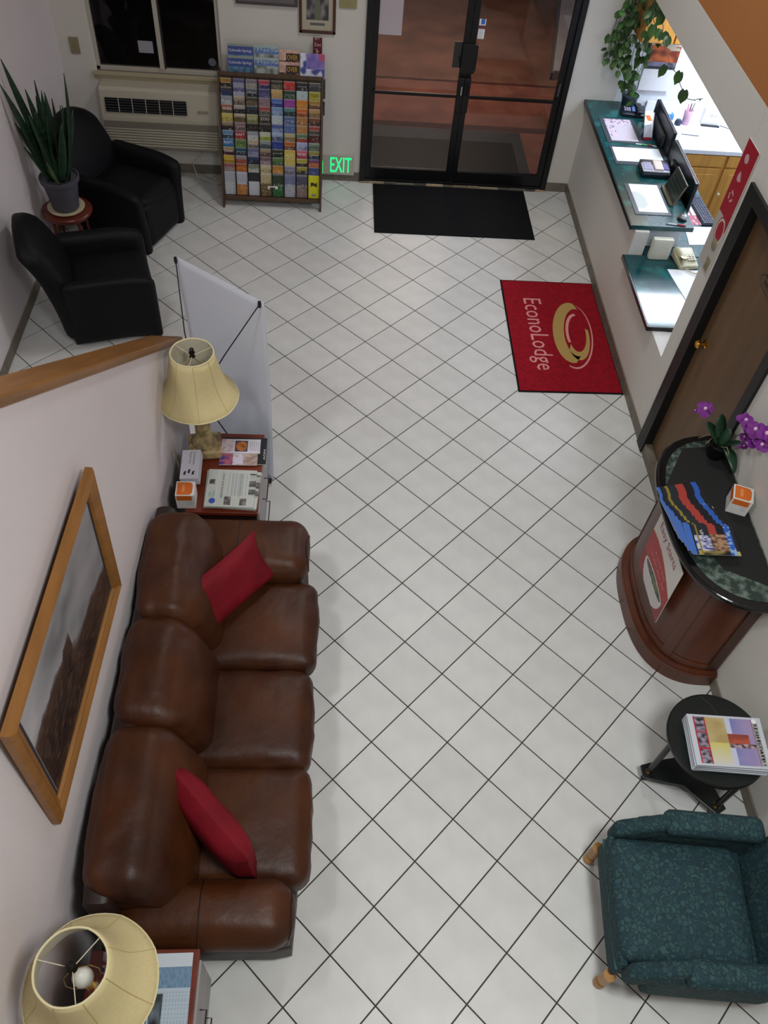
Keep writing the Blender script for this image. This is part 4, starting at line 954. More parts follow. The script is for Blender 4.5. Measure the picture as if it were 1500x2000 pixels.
for k in range(9):
    a = [.8, -1.2, .5, -.6, 1.0, .2, -.8, .4, 0][k]
    M = frame((1.665, .352, zt+k*.0085), (-.06, -1, 0), (1, -.06, 0)) @ Matrix.Rotation(math.radians(a), 4, 'Z')
    o = pbox('magazine', M, .285, .40, .008, 48, 56, gmag if k == 8 else (lambda u, v: '#c4c8d0'), edge='#c6cad2')
    nm = ['lowest', 'second lowest', 'third lowest', 'fourth lowest', 'middle', 'fourth from top', 'third from top', 'second from top', 'topmost'][k]
    tag(o, nm+' real-estate style magazine of the thick stack on the round black table', 'magazine', 'magazines on the round black table')
    if k == 8:
        text('REAL ESTATE', M @ Matrix.Translation((.035, .352, .008)), .21, .022, TXK, o)
        G(M @ Matrix.Translation((.022, .362, .0084))).prism([(.014*math.cos(i*PI/8), .014*math.sin(i*PI/8)) for i in range(16)], 0, .0004).make('cover_badge', WHT, o)

# ------------------------------------------------------------------ curved breakfast desk
DC = (2.176, 1.415)
def sup(a, b, n_, t0=-90, t1=90, k=48):
    out = []
    for i in range(k+1):
        t = math.radians(t0+(t1-t0)*i/k); c, s_ = math.cos(t), math.sin(t)
        out.append((DC[0]-a*abs(c)**(2/n_), DC[1]+b*math.copysign(abs(s_)**(2/n_), s_)))
    return out[::-1]
dk = thing('reception_stand', 'curved dark wood stand with a black rimmed speckled top against the right wall', 'stand', (2.0, 1.415, 0))
MD = Matrix.Translation((-2.0, -1.415, 0))
G(MD).prism(sup(.415, .535, 2.7), .10, .99).make('body', WALNUT, dk)
g = G(MD); g.prism(sup(.468, .575, 2.7), 0, .12).prism(sup(.452, .562, 2.7), .12, .13).prism(sup(.438, .552, 2.7), .13, .135); g.make('plinth', WALNUT, dk, bevel=.006)
def strip(t0, t1, z0, z1, name, mat, off=.008, k=14):
    o_ = sup(.415+off, .535+off, 2.7, t0, t1, k); i_ = sup(.412, .532, 2.7, t0, t1, k); return G(MD).prism(o_+i_[::-1], z0, z1).make(name, mat, dk, bevel=.002)
for (t0, t1) in ((-89, -84), (-52, -42), (42, 52), (84, 89)): strip(t0, t1, .15, .985, 'stile', WALNUTD if t0 != -52 else WALNUT, .010, 6)
for (t0, t1) in ((-84, -52), (-42, 42), (52, 84)):
    strip(t0, t1, .15, .20, 'rail', WALNUT, .008); strip(t0, t1, .93, .985, 'rail', WALNUT, .008)
g = G(MD); g.prism(sup(.515, .655, 2.7), .985, 1.026); g.make('top_rim', DESKB, dk, bevel=.017, seg=4)
G(MD).prism(sup(.462, .602, 2.7), 1.02, 1.0285).make('laminate_top', GRAN, dk)
o = G().prism([(1.705, 1.60), (1.905, 1.94), (2.168, 1.97), (2.168, .90), (1.905, 1.03), (1.845, 1.15)][::-1], 1.0285, 1.0315).make('desk_pad', MATT, bevel=.001); tag(o, 'black cloth pad lying on the speckled top of the curved stand', 'mat')
# poster on the front
Mq = frame((1.742, 1.535, .335), (0, -1, .02), (-.015, .115, 1))
def poster(u, v):
    line = .62+.10*math.sin(u*3.0+.4)-.10*u
    if v > line+.012: return '#d8d3ce'
    if v > line-.012: return '#dcc4a0'
    # bowl
    cx, cy = .52, .26; du = (u-cx)/.40; dv = (v-cy)/.075
    if du*du+dv*dv < 1:
        if du*du/.80+dv*dv/.55 < 1: return mixc('#6c7050', '#2c3034', .5+1.2*nz2(u, v, 16, 2))
        return '#d4cfcc'
    if v < cy and abs(u-cx) < .40*math.sqrt(max(0, 1-((v-cy)/.30)**2)) : return '#cbc6c6'
    return mixc('#b3262c', '#7c1c24', .25+.6*(v < .3))
p_ = thing('poster', 'red and white Easy Starts bowl poster on the front of the curved stand', 'poster', (0, 0, 0))
pbox('sheet', Mq @ Matrix.Translation((0, .045, 0)), .47, .52, .004, 90, 110, poster, p_)
text('Easy Starts', Mq @ Matrix.Translation((.055, .45, .004)), .33, .075, TXR, p_)
text('A quick way', Mq @ Matrix.Translation((.13, .305, .004)), .22, .032, mk('pink_ink', '#d89a90', .6), p_)
text('to start your day.', Mq @ Matrix.Translation((.09, .255, .004)), .30, .032, mk('pink_ink', '#d89a90', .6), p_)
# fanned visitor magazines
def fanmag(u, v):   # u along +x away from aisle, v along +y
    n_ = nz2(u, v, 5, 31); n3 = nz2(u, v, 14, 32)
    if u < .09: return '#3c6cc0'
    if u < .14: return '#141428'
    if u > .80 and u < .93: return '#2c5cb4' if n3 > -.15 else '#8cacd8'
    if u > .93: return '#1c1c24' if v > .12 else '#b0ac6c'
    if .19 < u < .24 : return '#8c7c2c'
    if v < .14: return mixc('#a89850', '#1c1a1c', .5+n_*2)
    if u < .46: return mixc('#c4c4d4', '#34448c', .4+n3*1.6) if v < .62 else '#20242c'
    if v < .7: return mixc('#b08c6c', '#4c2824', .45+n3*1.4)
    return '#a83c34' if .45 < u < .62 else '#14121a'
NF = 15
for k in range(NF):
    s_ = k/(NF-1); y = 1.50-.43*s_**1.0+.02*math.sin(k*2.1); x = 1.70+.03*s_-.055*math.sin(s_*PI)*.6
    if k > 9: y = 1.085+.0138*(14-k)*4.2/4
    y = 1.40-.32*s_
    M = frame((x+.0, y, 1.0316+k*.0034), (1, 0, -.0), (0, 1, 0)) @ Matrix.Rotation(math.radians(13*(1-s_)-1+(1.6*math.sin(k*5.3) if k < NF-1 else 0)), 4, 'Z') @ Matrix.Translation((.004*math.sin(k*3.1), .008*math.sin(k*7.7), 0))
    o = pbox('magazine', M, .275, .212, .0032, 30 if k > NF-3 else 16, 22 if k > NF-3 else 12, fanmag, edge='#a8a494')
    lb = 'topmost' if k == NF-1 else ORD[NF-1-k]+' from the top' if NF-1-k < 12 else ['bottom', 'second from the bottom', 'third from the bottom'][k]
    tag(o, lb+' blue-spined magazine of the fanned row on the curved stand', 'magazine', 'fanned magazines on the curved stand')
    if k == NF-1:
        text('VFC', M @ Matrix.Translation((.075, .175, .0032)) @ Matrix.Rotation(-PI/2, 4, 'Z'), .06, .02, TXW, o)
tissue(2.105, 1.475, 1.0318, -.35, 'white and orange tissue box on the curved stand by the wall')
# orchid
t = thing('orchid', 'purple orchid in a black pot at the far corner of the curved stand', 'potted plant', (2.09, 1.885, 1.03))
G().lathe([(.045, 0), (.05, .005), (.062, .10), (.066, .105), (.06, .108), (.056, .10), (.05, .095)], seg=24).make('pot', BLKP, t, smooth=True)
G().lathe([(.056, .09), (0, .097)], seg=16).make('soil', SOIL, t)
def ob(base, d, L, wd, m=OLEAF, droop=.3):
    vs = []; n = 8; d = Vector(d).normalized(); sd = d.cross(Vector((0, 0, 1))).normalized(); p = Vector(base)
    for i in range(n+1):
        s_ = i/n; q = p+d*L*s_-Vector((0, 0, 1))*droop*L*s_*s_; w2 = wd/2*math.sin(PI*(.12+.86*s_))**.6
        vs += [q-sd*w2+Vector((0, 0, .2*w2)), q, q+sd*w2+Vector((0, 0, .2*w2))]
    fs = []
    for i in range(n): a = 3*i; fs += [(a, a+1, a+4, a+3), (a+1, a+2, a+5, a+4)]
    G().add(vs, fs).make('leaf', m, t, smooth=True, solid=.003)
ob((-.01, .0, .10), (-.45, .35, .75), .20, .085, droop=.25); ob((.0, .02, .10), (-.15, .35, .9), .20, .085, droop=.1)
ob((.02, 0, .10), (.25, -.3, .5), .17, .07); ob((.02, -.02, .10), (.10, -.75, .35), .20, .065, droop=.6); ob((-.01, -.01, .1), (.25, .2, .9), .15, .06, droop=.2)
for (a, b, c_) in (((-.02, .0, .1), (-.09, .10, .05), .0025), ((0, -.02, .1), (.02, -.10, .12), .002), ((-.03, .02, .1), (-.08, .02, .08), .002)): G().tube([a, ((a[0]+b[0])/2, (a[1]+b[1])/2, .14), b], c_, 5).make('air_root', mk('root_tan', '#a09068', .7), t)
G().tube([(0, 0, .1), (.01, -.06, .22), (.01, -.12, .32), (.02, -.19, .40), (.03, -.28, .44), (.03, -.33, .43)], .0028, 6).make('stem', STEM, t, smooth=True)
G().tube([(0, 0, .1), (-.03, .05, .18), (-.06, .10, .22), (-.07, .16, .23), (-.08, .20, .2)], .0025, 6).make('stem', STEM, t, smooth=True)
def flower(c, sc, yaw, pitch=.6):
    g = G(Matrix.Translation(c) @ Matrix.Rotation(yaw, 4, 'Z') @ Matrix.Rotation(pitch, 4, 'Y'))
    for k in range(5):
        a = k*2*PI/5+.3; r_ = sc*(.62 if k % 2 else .5); vs = [(0, 0, 0)]; fs = []
        for i in range(9):
            b = 2*PI*i/9; vs.append((r_*.55*math.cos(a)+r_*.5*math.cos(b), r_*.55*math.sin(a)+r_*.5*math.sin(b), .004+.006*math.cos(b*2+k)))
        vs[0] = (r_*.55*math.cos(a), r_*.55*math.sin(a), .009)
        for i in range(9): fs.append((0, 1+i, 1+(i+1) % 9))
        g.add(vs, fs, 0)
    g.lathe([(sc*.13, .006), (sc*.10, .016), (0, .02)], seg=8, m=1)
    g.make('flower', [PUR, PURW], t)
for c_, sc, yw in (((-.075, .20, .20), .10, .4), ((-.03, .155, .12), .03, 0), ((-.12, .22, .16), .03, 0), ((.0, -.10, .41), .085, 1.2), ((.0, -.17, .42), .085, .8), ((.0, -.225, .46), .10, .2), ((.02, -.29, .50), .10, 1.9), ((.0, -.25, .39), .09, 2.6), ((.02, -.31, .43), .08, 1), ((.015, -.15, .32), .055, .5), ((.02, -.17, .27), .05, 2), ((.01, -.06, .38), .05, 2)):
    flower(c_, sc, yw, -.5)

# ------------------------------------------------------------------ check-in counter
ct = thing('counter_top', 'raised green marble check-in counter with black edge', 'counter', (2.4, 5.5, 0))
MC = Matrix.Translation((-2.4, -5.5, 0))
G(MC).box(2.14, 2.665, 4.475, 6.655, .946, .984).make('marble_slab', GREEN, ct, bevel=.003)
G(MC).box(2.132, 2.1395, 4.47, 6.655, .944, .983).make('black_edge', BLKP, ct)
for y in (4.6, 5.5, 6.4): G(MC).box(2.31, 2.62, y-.02, y+.02, .735, .945).make('bracket', OFFW, ct)
lc = thing('counter_top', 'lower green marble counter ledge beside the white wall strip', 'counter', (2.5, 4.0, 0))
ML = Matrix.Translation((-2.5, -4.0, 0))
G(ML).box(2.14, 3.06, 3.51, 4.45, .69, .728).make('marble_slab', mk('green_marble_polished', '#0f3f42', .09, nz=(5, 0), col2='#2c7a78', detail=9, thr=(.52, .82), spec=.6), lc, bevel=.003)
G(ML).box(2.132, 2.1395, 3.505, 4.45, .688, .727).box(2.14, 3.06, 3.502, 3.5095, .688, .727).make('black_edge', BLKP, lc)
G(ML).box(2.32, 3.0, 3.6, 4.4, 0, .689).make('base_panel', OFFW, lc)
tagst(G().box(XR+.12, 2.37, 3.2, 3.5, -.1, .689).make('wall_counter_end', WALL))
ds = thing('clerk_desk', 'green marble clerk desk behind the monitors', 'desk', (2.85, 5.2, 0))
G(Matrix.Translation((-2.85, -5.2, 0))).box(2.32, 3.07, 4.452, 5.90, .70, .733).make('marble_slab', GREEN, ds, bevel=.003)
G(Matrix.Translation((-2.85, -5.2, 0))).box(2.35, 2.95, 4.5, 5.88, 0, .70).make('base_panel', OFFW, ds)
cz = .9845
# clipboards with papers
def sheetfn(k):
    def f(u, v):
        if k == 0:
            if v > .72 or u < .3 and v > .2: return '#cfc0d0' if nz2(u, v, 12, 9) < .2 else '#8c8098'
            return '#c4bcc8'
        if k == 2 and u < .45 and v > .1 and (u-.1)**2+(v-.4)**2 < .1: return '#c0c8c4'
        return '#e6ecee'
    return f
for k, (x, y, w_, h_, lb, bx) in enumerate(((2.245, 5.86, .255, .41, 'printed form under grey film, farthest of the three on the counter', (2.20, 5.82, .34, .47)), (2.222, 5.495, .435, .245, 'white registration sheet on a dark board, middle of the raised counter', (2.20, 5.44, .50, .33)), (2.243, 4.68, .252, .43, 'white registration sheet on a grey board beside the bell', (2.205, 4.64, .31, .48)))):
    t = thing('clipboard', lb, 'clipboard', (0, 0, 0), group='check-in forms on the counter')
    G().box(bx[0], bx[0]+bx[2], bx[1], bx[1]+bx[3], cz, cz+.004).make('board', mk('board_grey', '#3c444c', .4), t, bevel=.001)
    pbox('paper', frame((x, y, cz+.0041), (1, 0, 0), (0, 1, 0)), w_, h_, .001, 20, 26, sheetfn(k), t)
def pen(name, label, p, q, cols):
    t = thing(name, label, 'pen', (0, 0, 0), group='pens on the raised counter'); p = Vector(p); q = Vector(q)
    G().tube([p+(q-p)*.12, p+(q-p)*.55], .0055, 8).make('barrel', mk(cols[0], cols[0], .4), t, smooth=True)
    G().tube([p+(q-p)*.55, p+(q-p)*.93, q], [.006, .006, .003], 8).make('grip', mk(cols[1], cols[1], .4), t, smooth=True)
    G().tube([p, p+(q-p)*.12], [.0012, .005], 8).make('tip', STEEL, t, smooth=True)
pen('pen', 'white pen with a green grip between two forms on the counter', (2.445, 5.815, cz+.006), (2.565, 5.80, cz+.006), ('#d8e0dc', '#3c8c34'))
pen('pen', 'red and white pen beside the dark monitor on the counter', (2.66, 5.775, cz+.006), (2.575, 5.81, cz+.006), ('#b0a8ac', '#a02838'))
pen('pen', 'white pen with a red grip at the near edge of the raised counter', (2.43, 4.52, cz+.006), (2.60, 4.497, cz+.006), ('#d8d8dc', '#b01c34'))
# bell
t = thing('service_bell', 'chrome service bell on the raised counter near the red leaflet', 'bell', (2.595, 4.605, cz))
G().lathe([(.042, 0), (.042, .012), (.036, .014), (0, .014)], seg=28).make('base', BLKP, t, smooth=True)
G().lathe([(.036, .016), (.036, .022), (.030, .038), (.016, .048), (0, .051)], seg=28).make('dome', STEEL, t, smooth=True)
G().lathe([(.004, .05), (.004, .058), (.008, .06), (0, .064)], seg=12).make('plunger', STEEL, t, smooth=True)
# card terminals / phone
def terminal(label, x, y, rz, ph):
    t = thing('card_terminal' if ph else 'telephone', label, 'terminal' if ph else 'telephone', (x, y, cz), rz)
    if ph: t.scale = (1.1, 1.2, 1.3)
    NAVY = mk('dark_navy_plastic', '#161b2a', .35)
    G().rbox((0, 0, .022), (.23, .17, .044), .012, 8, shear=lambda p: Vector((p.x, p.y, p.z+(p.y)*.12*(p.z > 0)))).make('base', NAVY, t, smooth=True)
    kp = G()
    for i in range(3):
        for j in range(4): kp.box(-.095+i*.022, -.079+i*.022, -.05+j*.024, -.034+j*.024, .044, .052)
    kp.make('keypad', mk('keys_pale', '#9a98b0', .5), t)
    if ph:
        G().box(-.11, .105, -.075, .08, .036, .046).make('top_plate', mk('plate_silver', '#b4b4c0', .5), t, bevel=.003)
        G().rbox((.02, .0, .05), (.075, .13, .02), .008, 6).make('paper_roll_cover', mk('beige_cover', '#c8b8b0', .6), t, smooth=True)
        G().box(.065, .105, -.05, .03, .046, .052).make('purple_panel', mk('purple_panel', '#5c5490', .5), t)
        kp2 = G().box(-.1, -.03, -.06, .04, .046, .050).make('screen', mk('keys_pale', '#9a98b0', .5), t)
    else:
        G().rbox((.045, 0, .055), (.06, .19, .03), .013, 8, (0, 0, .004)).make('handset', NAVY, t, smooth=True)
        G().box(-.02, .01, -.05, .06, .044, .05).make('display', mk('display_blue', '#5878a8', .2), t)
terminal('dark blue desk telephone on the counter under the hanging plant', 2.56, 6.41, -.12, 0)
terminal('black card terminal with a pale top between two forms on the counter', 2.515, 5.33, -.04, 1)
# tent box
t = thing('leaflet_box', 'small white box with an orange mark and red foot standing on the counter', 'box', (2.61, 6.02, cz), .0)
G().add([(-.06, -.12, 0), (.02, -.12, 0), (.10, .12, 0), (.02, .12, 0), (-.10, -.14, .15), (-.02, -.10, .15), (.06, .12, .15), (-.03, .14, .15)], [(0, 3, 2, 1), (4, 5, 6, 7), (0, 1, 5, 4), (1, 2, 6, 5), (2, 3, 7, 6), (3, 0, 4, 7)]).make('carton', mk('carton_grey_white', '#c8c8ce', .6), t, bevel=.003)
G().add([(-.062, -.121, .001), (.02, -.122, .001), (.012, -.120, .03), (-.068, -.124, .03)], [(0, 1, 2, 3)]).add([(-.063, -.12, .001), (.018, .122, .001), (.010, .125, .03), (-.070, -.12, .03)], [(0, 3, 2, 1)]).make('foot_print', mk('foot_red', '#a0283c', .6), t, solid=.002)
G().box(-.045, -.005, -.05, .05, .151, .152).make('orange_mark', mk('orange_print', '#d2691e', .55), t)
# framed chart
t = thing('key_chart', 'tan-edged dark chart with rows of cells leaning beside the second monitor', 'sign', (0, 0, 0))
Mk = frame((2.555, 5.10, cz+.004), (0, -1, 0), (.055, -.0, .17))
G(Mk).box(0, .31, 0, .20, -.012, 0).make('backing', mk('chart_tan', '#6c6450', .5), t, bevel=.002)
for i in range(6):
    for j in range(5): G(Mk).box(.012+i*.049, .055+i*.049, .018+j*.036, .048+j*.036, 0, .003).make('cell', mk('chart_cell', '#1c2c26', .4, nz=(30, .3)), t)
G(Mk).box(0, .31, -.004, .008, 0, .03).make('lip', mk('chart_tan', '#6c6450', .5), t)
# monitors on the clerk desk, seen from behind
def monitor(label, x, y0, y1, z0, z1):
    t = thing('monitor', label, 'monitor', (x, (y0+y1)/2, .7335), group='monitors on the clerk desk')
    a, b = -(y1-y0)/2, (y1-y0)/2; z0 -= .7335; z1 -= .7335
    G().rbox((0, 0, (z0+z1)/2), (.035, y1-y0, z1-z0), .012, 8, (0, 0, 0)).make('casing', mk('monitor_black', '#0e0f16', .3), t, smooth=True)
    G().rbox((-.022, 0, (z0+z1)/2-.02), (.04, (y1-y0)*.6, (z1-z0)*.6), .02, 8).make('rear_cover', mk('monitor_black', '#0e0f16', .3), t, smooth=True)
    G().box(.014, .0185, a+.001, b-.001, z0+.002, z1+.001).make('bezel', mk('bezel_silver', '#8c94a8', .4), t)
    G().box(.0186, .019, a+.02, b-.02, z0+.02, z1-.02).make('screen', mk('screen_off', '#101418', .1), t)
    G().box(-.03, -.012, -.03, .03, .0, z0+.1).make('neck', BLKP, t); G().rbox((-.0, 0, .008), (.18, .24, .016), .006, 6).make('foot', BLKP, t, smooth=True)
monitor('black monitor seen from behind beside the hanging plant', 2.715, 5.62, 6.28 if False else 5.885+.38, .86, 1.205)
monitor('black monitor seen from behind beside the service bell', 2.715, 4.83, 5.57, .80, 1.175)
# clerk desk things
DZ = .7338
o = G(Matrix.Translation((2.99, 5.18, DZ)) @ Matrix.Rotation(.08, 4, 'Z')).box(-.065, .065, -.21, .21, 0, .022).make('keyboard_body', mk('keyboard_dark', '#23262f', .5))
bpy.data.objects.remove(o)
t = thing('keyboard', 'dark keyboard on the clerk desk near the red leaflet', 'keyboard', (3.0, 5.16, DZ), .07)
G().box(-.065, .065, -.23, .23, 0, .018).make('body', mk('keyboard_dark', '#23262f', .5), t, bevel=.004)
kg = G()
for i in range(5):
    for j in range(16): kg.box(-.057+i*.023, -.038+i*.023, -.22+j*.0275, -.198+j*.0275, .018, .025)
kg.make('keys', mk('keys_dark', '#34384a', .5), t)
def redsheet(u, v):
    if .18 < u < .85 and .45 < v < .92: return '#e2dce2' if abs(u-.5) > .03 else '#8c3444'
    return '#a8485c' if nz2(u, v, 12, 3) < .3 else '#d4b0bc'
o = pbox('leaflet', frame((2.80, 4.93, DZ), (1, .05, 0), (0, 1, 0)), .20, .33, .002, 20, 26, redsheet); tag(o, 'red leaflet with white panels on the clerk desk beside the keyboard', 'leaflet')
o = G().prism([(2.75, 4.62), (2.97, 4.64), (3.03, 4.91), (2.78, 4.90)], DZ, DZ+.003).make('paper', WHT); tag(o, 'blank white paper on the clerk desk below the red leaflet', 'paper')
o = G().prism([(3.0, 5.45), (3.03, 5.45), (3.03, 5.75), (2.99, 5.75)], DZ, DZ+.003).make('paper', WHT); tag(o, 'white slip along the far edge of the clerk desk', 'paper')
o = G().prism([(2.53, 3.80), (2.95, 3.80), (2.95, 4.26), (2.47, 4.26)], .7285, .732).make('paper', WHT); tag(o, 'white papers at the right side of the lower counter', 'paper')
# cream box and corded phone on the lower counter
t = thing('cream_box', 'tall cream plastic box under the near end of the raised counter', 'box', (2.42, 4.415, .7285))
G().rbox((0, 0, .095), (.17, .055, .19), .012, 8).make('case', mk('cream_plastic', '#d6d1bd', .45), t, smooth=True)
t = thing('telephone', 'cream corded telephone with a coiled cord on the lower counter', 'telephone', (2.64, 4.37, .7285), .1)
CR = mk('cream_plastic2', '#c8c0a0', .35)
G().rbox((0, 0, .03), (.17, .21, .06), .015, 8, shear=lambda p: Vector((p.x, p.y, p.z+p.y*.2*(p.z > 0)))).make('base', CR, t, smooth=True)
G().rbox((-.055, .0, .075), (.05, .20, .035), .016, 8, (0, 0, .008)).make('handset', CR, t, smooth=True)
kp = G()
for i in range(3):
    for j in range(4): kp.box(.0+i*.025, .018+i*.025, -.06+j*.027, -.042+j*.027, .055, .066)
kp.make('keypad', IVORY, t)
G().lathe([(.03, 0), (.028, .02), (0, .022)], (-.06, -.07, .085), 16).make('earpiece', mk('gold_grey', '#8c8460', .3, metal=.5), t, smooth=True)
pts = []
for i in range(150):
    s_ = i/149; a = i*.9; c0 = Vector((-.03-.02*math.sin(s_*PI)+.17*s_, -.11-.07*math.sin(s_*PI), .012)); pts.append(c0+Vector((.004*math.cos(a), .004*math.cos(a), .007+.006*math.sin(a))))
G().tube(pts, .003, 5).make('coiled_cord', mk('cord_cream', '#d8d4bc', .5), t, smooth=True)

# ------------------------------------------------------------------ office back counter
bc = thing('back_counter', 'white laminate back counter in the bright office', 'counter', (3.6, 6.3, 0))
G(Matrix.Translation((-3.6, -6.3, 0))).box(2.76, 4.48, 5.925, 6.67, .868, .91).box(2.76, 4.48, 6.655, 6.675, .91, 1.0).make('worktop', mk('white_laminate', '#e4e6ea', .35), bc, bevel=.004)
def basecab(x0, x1, label):
    t = thing('base_cabinet', label, 'cabinet', ((x0+x1)/2, 6.3, 0), group='oak base cabinets in the office')
    M = Matrix.Translation((-(x0+x1)/2, -6.3, 0))
    G(M).box(x0+.001, x1-.001, 5.955, 6.65, .0, .867).make('carcass', OAKC, t)
    dr = G(M).box(x0+.015, x1-.015, 5.935, 5.955, .745, .855).make('drawer', OAKC, t, bevel=.003)
    d = G(M).box(x0+.015, x1-.015, 5.935, 5.955, .10, .73).make('door', OAKC, t, bevel=.003)
    G(M).box(x0+.07, x1-.07, 5.930, 5.936, .16, .67).make('raised_panel', OAKC, d, bevel=.004)
    G(frame(M @ Vector((x0+.045, 5.935, .48)), (1, 0, 0), (0, 0, 1))).lathe([(.006, 0), (.006, .012), (.014, .018), (.012, .026), (0, .028)], seg=14).make('knob', mk('knob_white', '#e6e0d4', .3), d, smooth=True)
basecab(2.98, 3.43, 'oak base cabinet behind the monitors, left of the red sign'); basecab(3.43, 3.88, 'oak base cabinet with white knob right beside the red sign'); basecab(3.88, 4.33, 'oak base cabinet mostly hidden behind the red sign')
t = thing('wall_cabinet', 'oak wall cabinet above the calendar in the office', 'cabinet', (0, 0, 0))
G().box(2.40, 3.0, 6.32, 6.67, 1.66, 2.35).make('carcass', OAKC, t)
for (a, b) in ((2.40, 2.70), (2.70, 3.00)): G().box(a+.008, b-.008, 6.30, 6.32, 1.67, 2.34).make('door', OAKC, t, bevel=.004)
t = thing('calendar', 'wall calendar with an orange canyon photo and white page in the office', 'calendar', (0, 0, 0))
def calp(u, v):
    n_ = nz2(u, v, 4, 41)
    if v < .12: return '#2c2a34'
    if v < .34: return mixc('#4c4858', '#8c8ca8', .4+n_)
    if v > .8 and u > .5: return '#c8bca8' if n_ > 0 else '#b85c30'
    return mixc('#c8662c', '#7c3018', .5+n_*1.6)
pbox('photo', frame((2.63, 6.672, 1.30), (1, 0, 0), (0, 0, 1)) , .30, .21, .004, 24, 16, calp, t)
G().box(2.63, 2.93, 6.667, 6.672, 1.07, 1.298).make('page', WHT, t)
G().box(2.64, 2.92, 6.6655, 6.667, 1.075, 1.10).make('footer_print', mk('footer_grey', '#a8a8ac', .6), t)
# office counter items
BZ = .9105
t = thing('pen_cup', 'pink cup holding scissors on the white back counter', 'cup', (3.11, 6.42, BZ))
G().shell([(.035, 0), (.045, .14)], seg=20).lathe([(.035, 0), (0, .003)], seg=20).make('cup', mk('pink_cup', '#c8a0b8', .4), t, smooth=True, solid=.003)
for k, c_ in enumerate(('#d87898', '#3c3c44', '#8c7878')): G().tube([(0, 0, .01), (.012*(k-1)*2, .012*(1-k), .19+.01*k)], .005, 6).make('pen', mk('cup'+c_, c_, .4), t, smooth=True)
t = thing('tape_dispenser', 'blue tape dispenser on the white back counter', 'dispenser', (2.93, 6.47, BZ))
G().lathe([(.04, 0), (.05, .02), (.05, .06), (.04, .075), (0, .08)], seg=18, M=Matrix.Scale(1.3, 4, (1, 0, 0))).make('body', mk('blue_plastic', '#3c7cd0', .4), t, smooth=True)
G().lathe([(.03, .076), (.03, .084), (.012, .084)], seg=18).make('tape_roll', WHT, t, smooth=True)
t = thing('sharpener', 'small dark round object beside the pink cup', 'gadget', (3.03, 6.40, BZ))
G().lathe([(.03, 0), (.034, .02), (.024, .05), (0, .055)], seg=16).make('body', mk('dark_blue_grey', '#2c3c50', .4), t, smooth=True)
t = thing('white_box', 'white printed carton at the right of the white back counter', 'box', (3.36, 6.46, BZ), -.1)
G().box(-.085, .085, -.04, .04, 0, .15).make('carton', WHT, t, bevel=.002); G().box(-.09, .09, -.075, -.05, 0, .012).make('base_strip', BLKP, t)
text('Qua', frame((-.03, -.0405, .08), (1, 0, 0), (0, 0, 1)), .07, .025, TXC, t)
o = G().prism([(2.86, 6.05), (3.12, 6.08), (3.05, 6.36), (2.80, 6.30)], BZ, BZ+.003).make('paper', mk('paper_blue_white', '#c8d0da', .6)); tag(o, 'loose papers beside the pink cup on the white counter', 'paper')
pn = thing('pen', 'dark pen lying on the white back counter', 'pen', (0, 0, 0)); G().tube([(3.02, 6.20, BZ+.006), (3.18, 6.185, BZ+.006)], .005, 8).make('barrel', mk('pen_grey', '#6c6c74', .4), pn, smooth=True); G().tube([(3.18, 6.185, BZ+.006), (3.20, 6.183, BZ+.006)], [.005, .001], 8).make('tip', STEEL, pn)
pn = thing('pen', 'short grey pen near the white carton on the back counter', 'pen', (0, 0, 0)); G().tube([(3.46, 6.42, BZ+.005), (3.53, 6.37, BZ+.005)], .005, 8).make('barrel', mk('pen_grey', '#6c6c74', .4), pn, smooth=True); G().tube([(3.53, 6.37, BZ+.005), (3.545, 6.36, BZ+.005)], [.005, .001], 8).make('tip', STEEL, pn)
for (lx, ly, lb, tm) in ((3.45, 6.0, 'fluorescent ceiling fixture above the white back counter', TUBE), (3.75, 4.35, 'added unseen ceiling fixture brightening the office cabinets', mk('added_fill_diffuser', '#e6f0ff', .5, emit=12))):  # second fixture is added to brighten the cabinet fronts and desk
  t = thing('ceiling_light', lb, 'ceiling light', (lx, ly, 2.43))
  G().box(-.62, .62, -.26, .26, 0, .028).make('housing', mk('fixture_white', '#d8d8d8', .5), t); G().box(-.59, .59, -.23, .23, -.012, 0).make('diffuser', tm, t)

# ------------------------------------------------------------------ red sign on the wall strip
t = thing('red_sign', 'tall red and white notice on the wall strip left of the brown door', 'sign', (0, 0, 0))
Mg = frame((XR-.002, 3.245, 1.52), (0, -1, 0), (0, 0, 1))
def redsign(u, v):
    lim = .40+.10*math.sqrt(max(0, 1-(u-.1)**2))-.22*u
    cy = .26; du = (u-.62)/.42; dv = (v-.335)/.13
    r_ = math.hypot(du, dv)
    if v > .44-.0*u: return '#a4142a'
    if r_ < .62: return '#a4142a'
    if r_ < .76: return '#d0c8c4'
    if r_ < .86 and u < .75: return '#a8343c'
    if v > .36+.12*(1-u) and u > .5: return '#a4142a'
    return '#b8b4ac'
pbox('panel', Mg, .19, .84, .006, 60, 220, redsign, t)
PK = mk('pale_pink_ink', '#c8a0a8', .6)
def shp(pts, nm): G(Mg @ Matrix.Translation((0, 0, .0062))).prism(pts, 0, .0006).make(nm, PK, t)
shp([(.075+.03*math.cos(a)*1.0, .745+.028*math.sin(a)) for a in [i*PI/8 for i in range(16)]], 'stack_symbol')
shp([(.08, .60), (.11, .615), (.095, .64), (.07, .665), (.05, .63), (.055, .605)], 'drop_symbol')
for k in range(3):
    a = k*2*PI/3+.4
    shp([(.075+r_*math.cos(a+d), .50+r_*math.sin(a+d)) for r_, d in ((.026, 0), (.036, .4), (.036, 1.2), (.040, 1.5), (.024, 1.7), (.022, .8))], 'recycling_arrow')

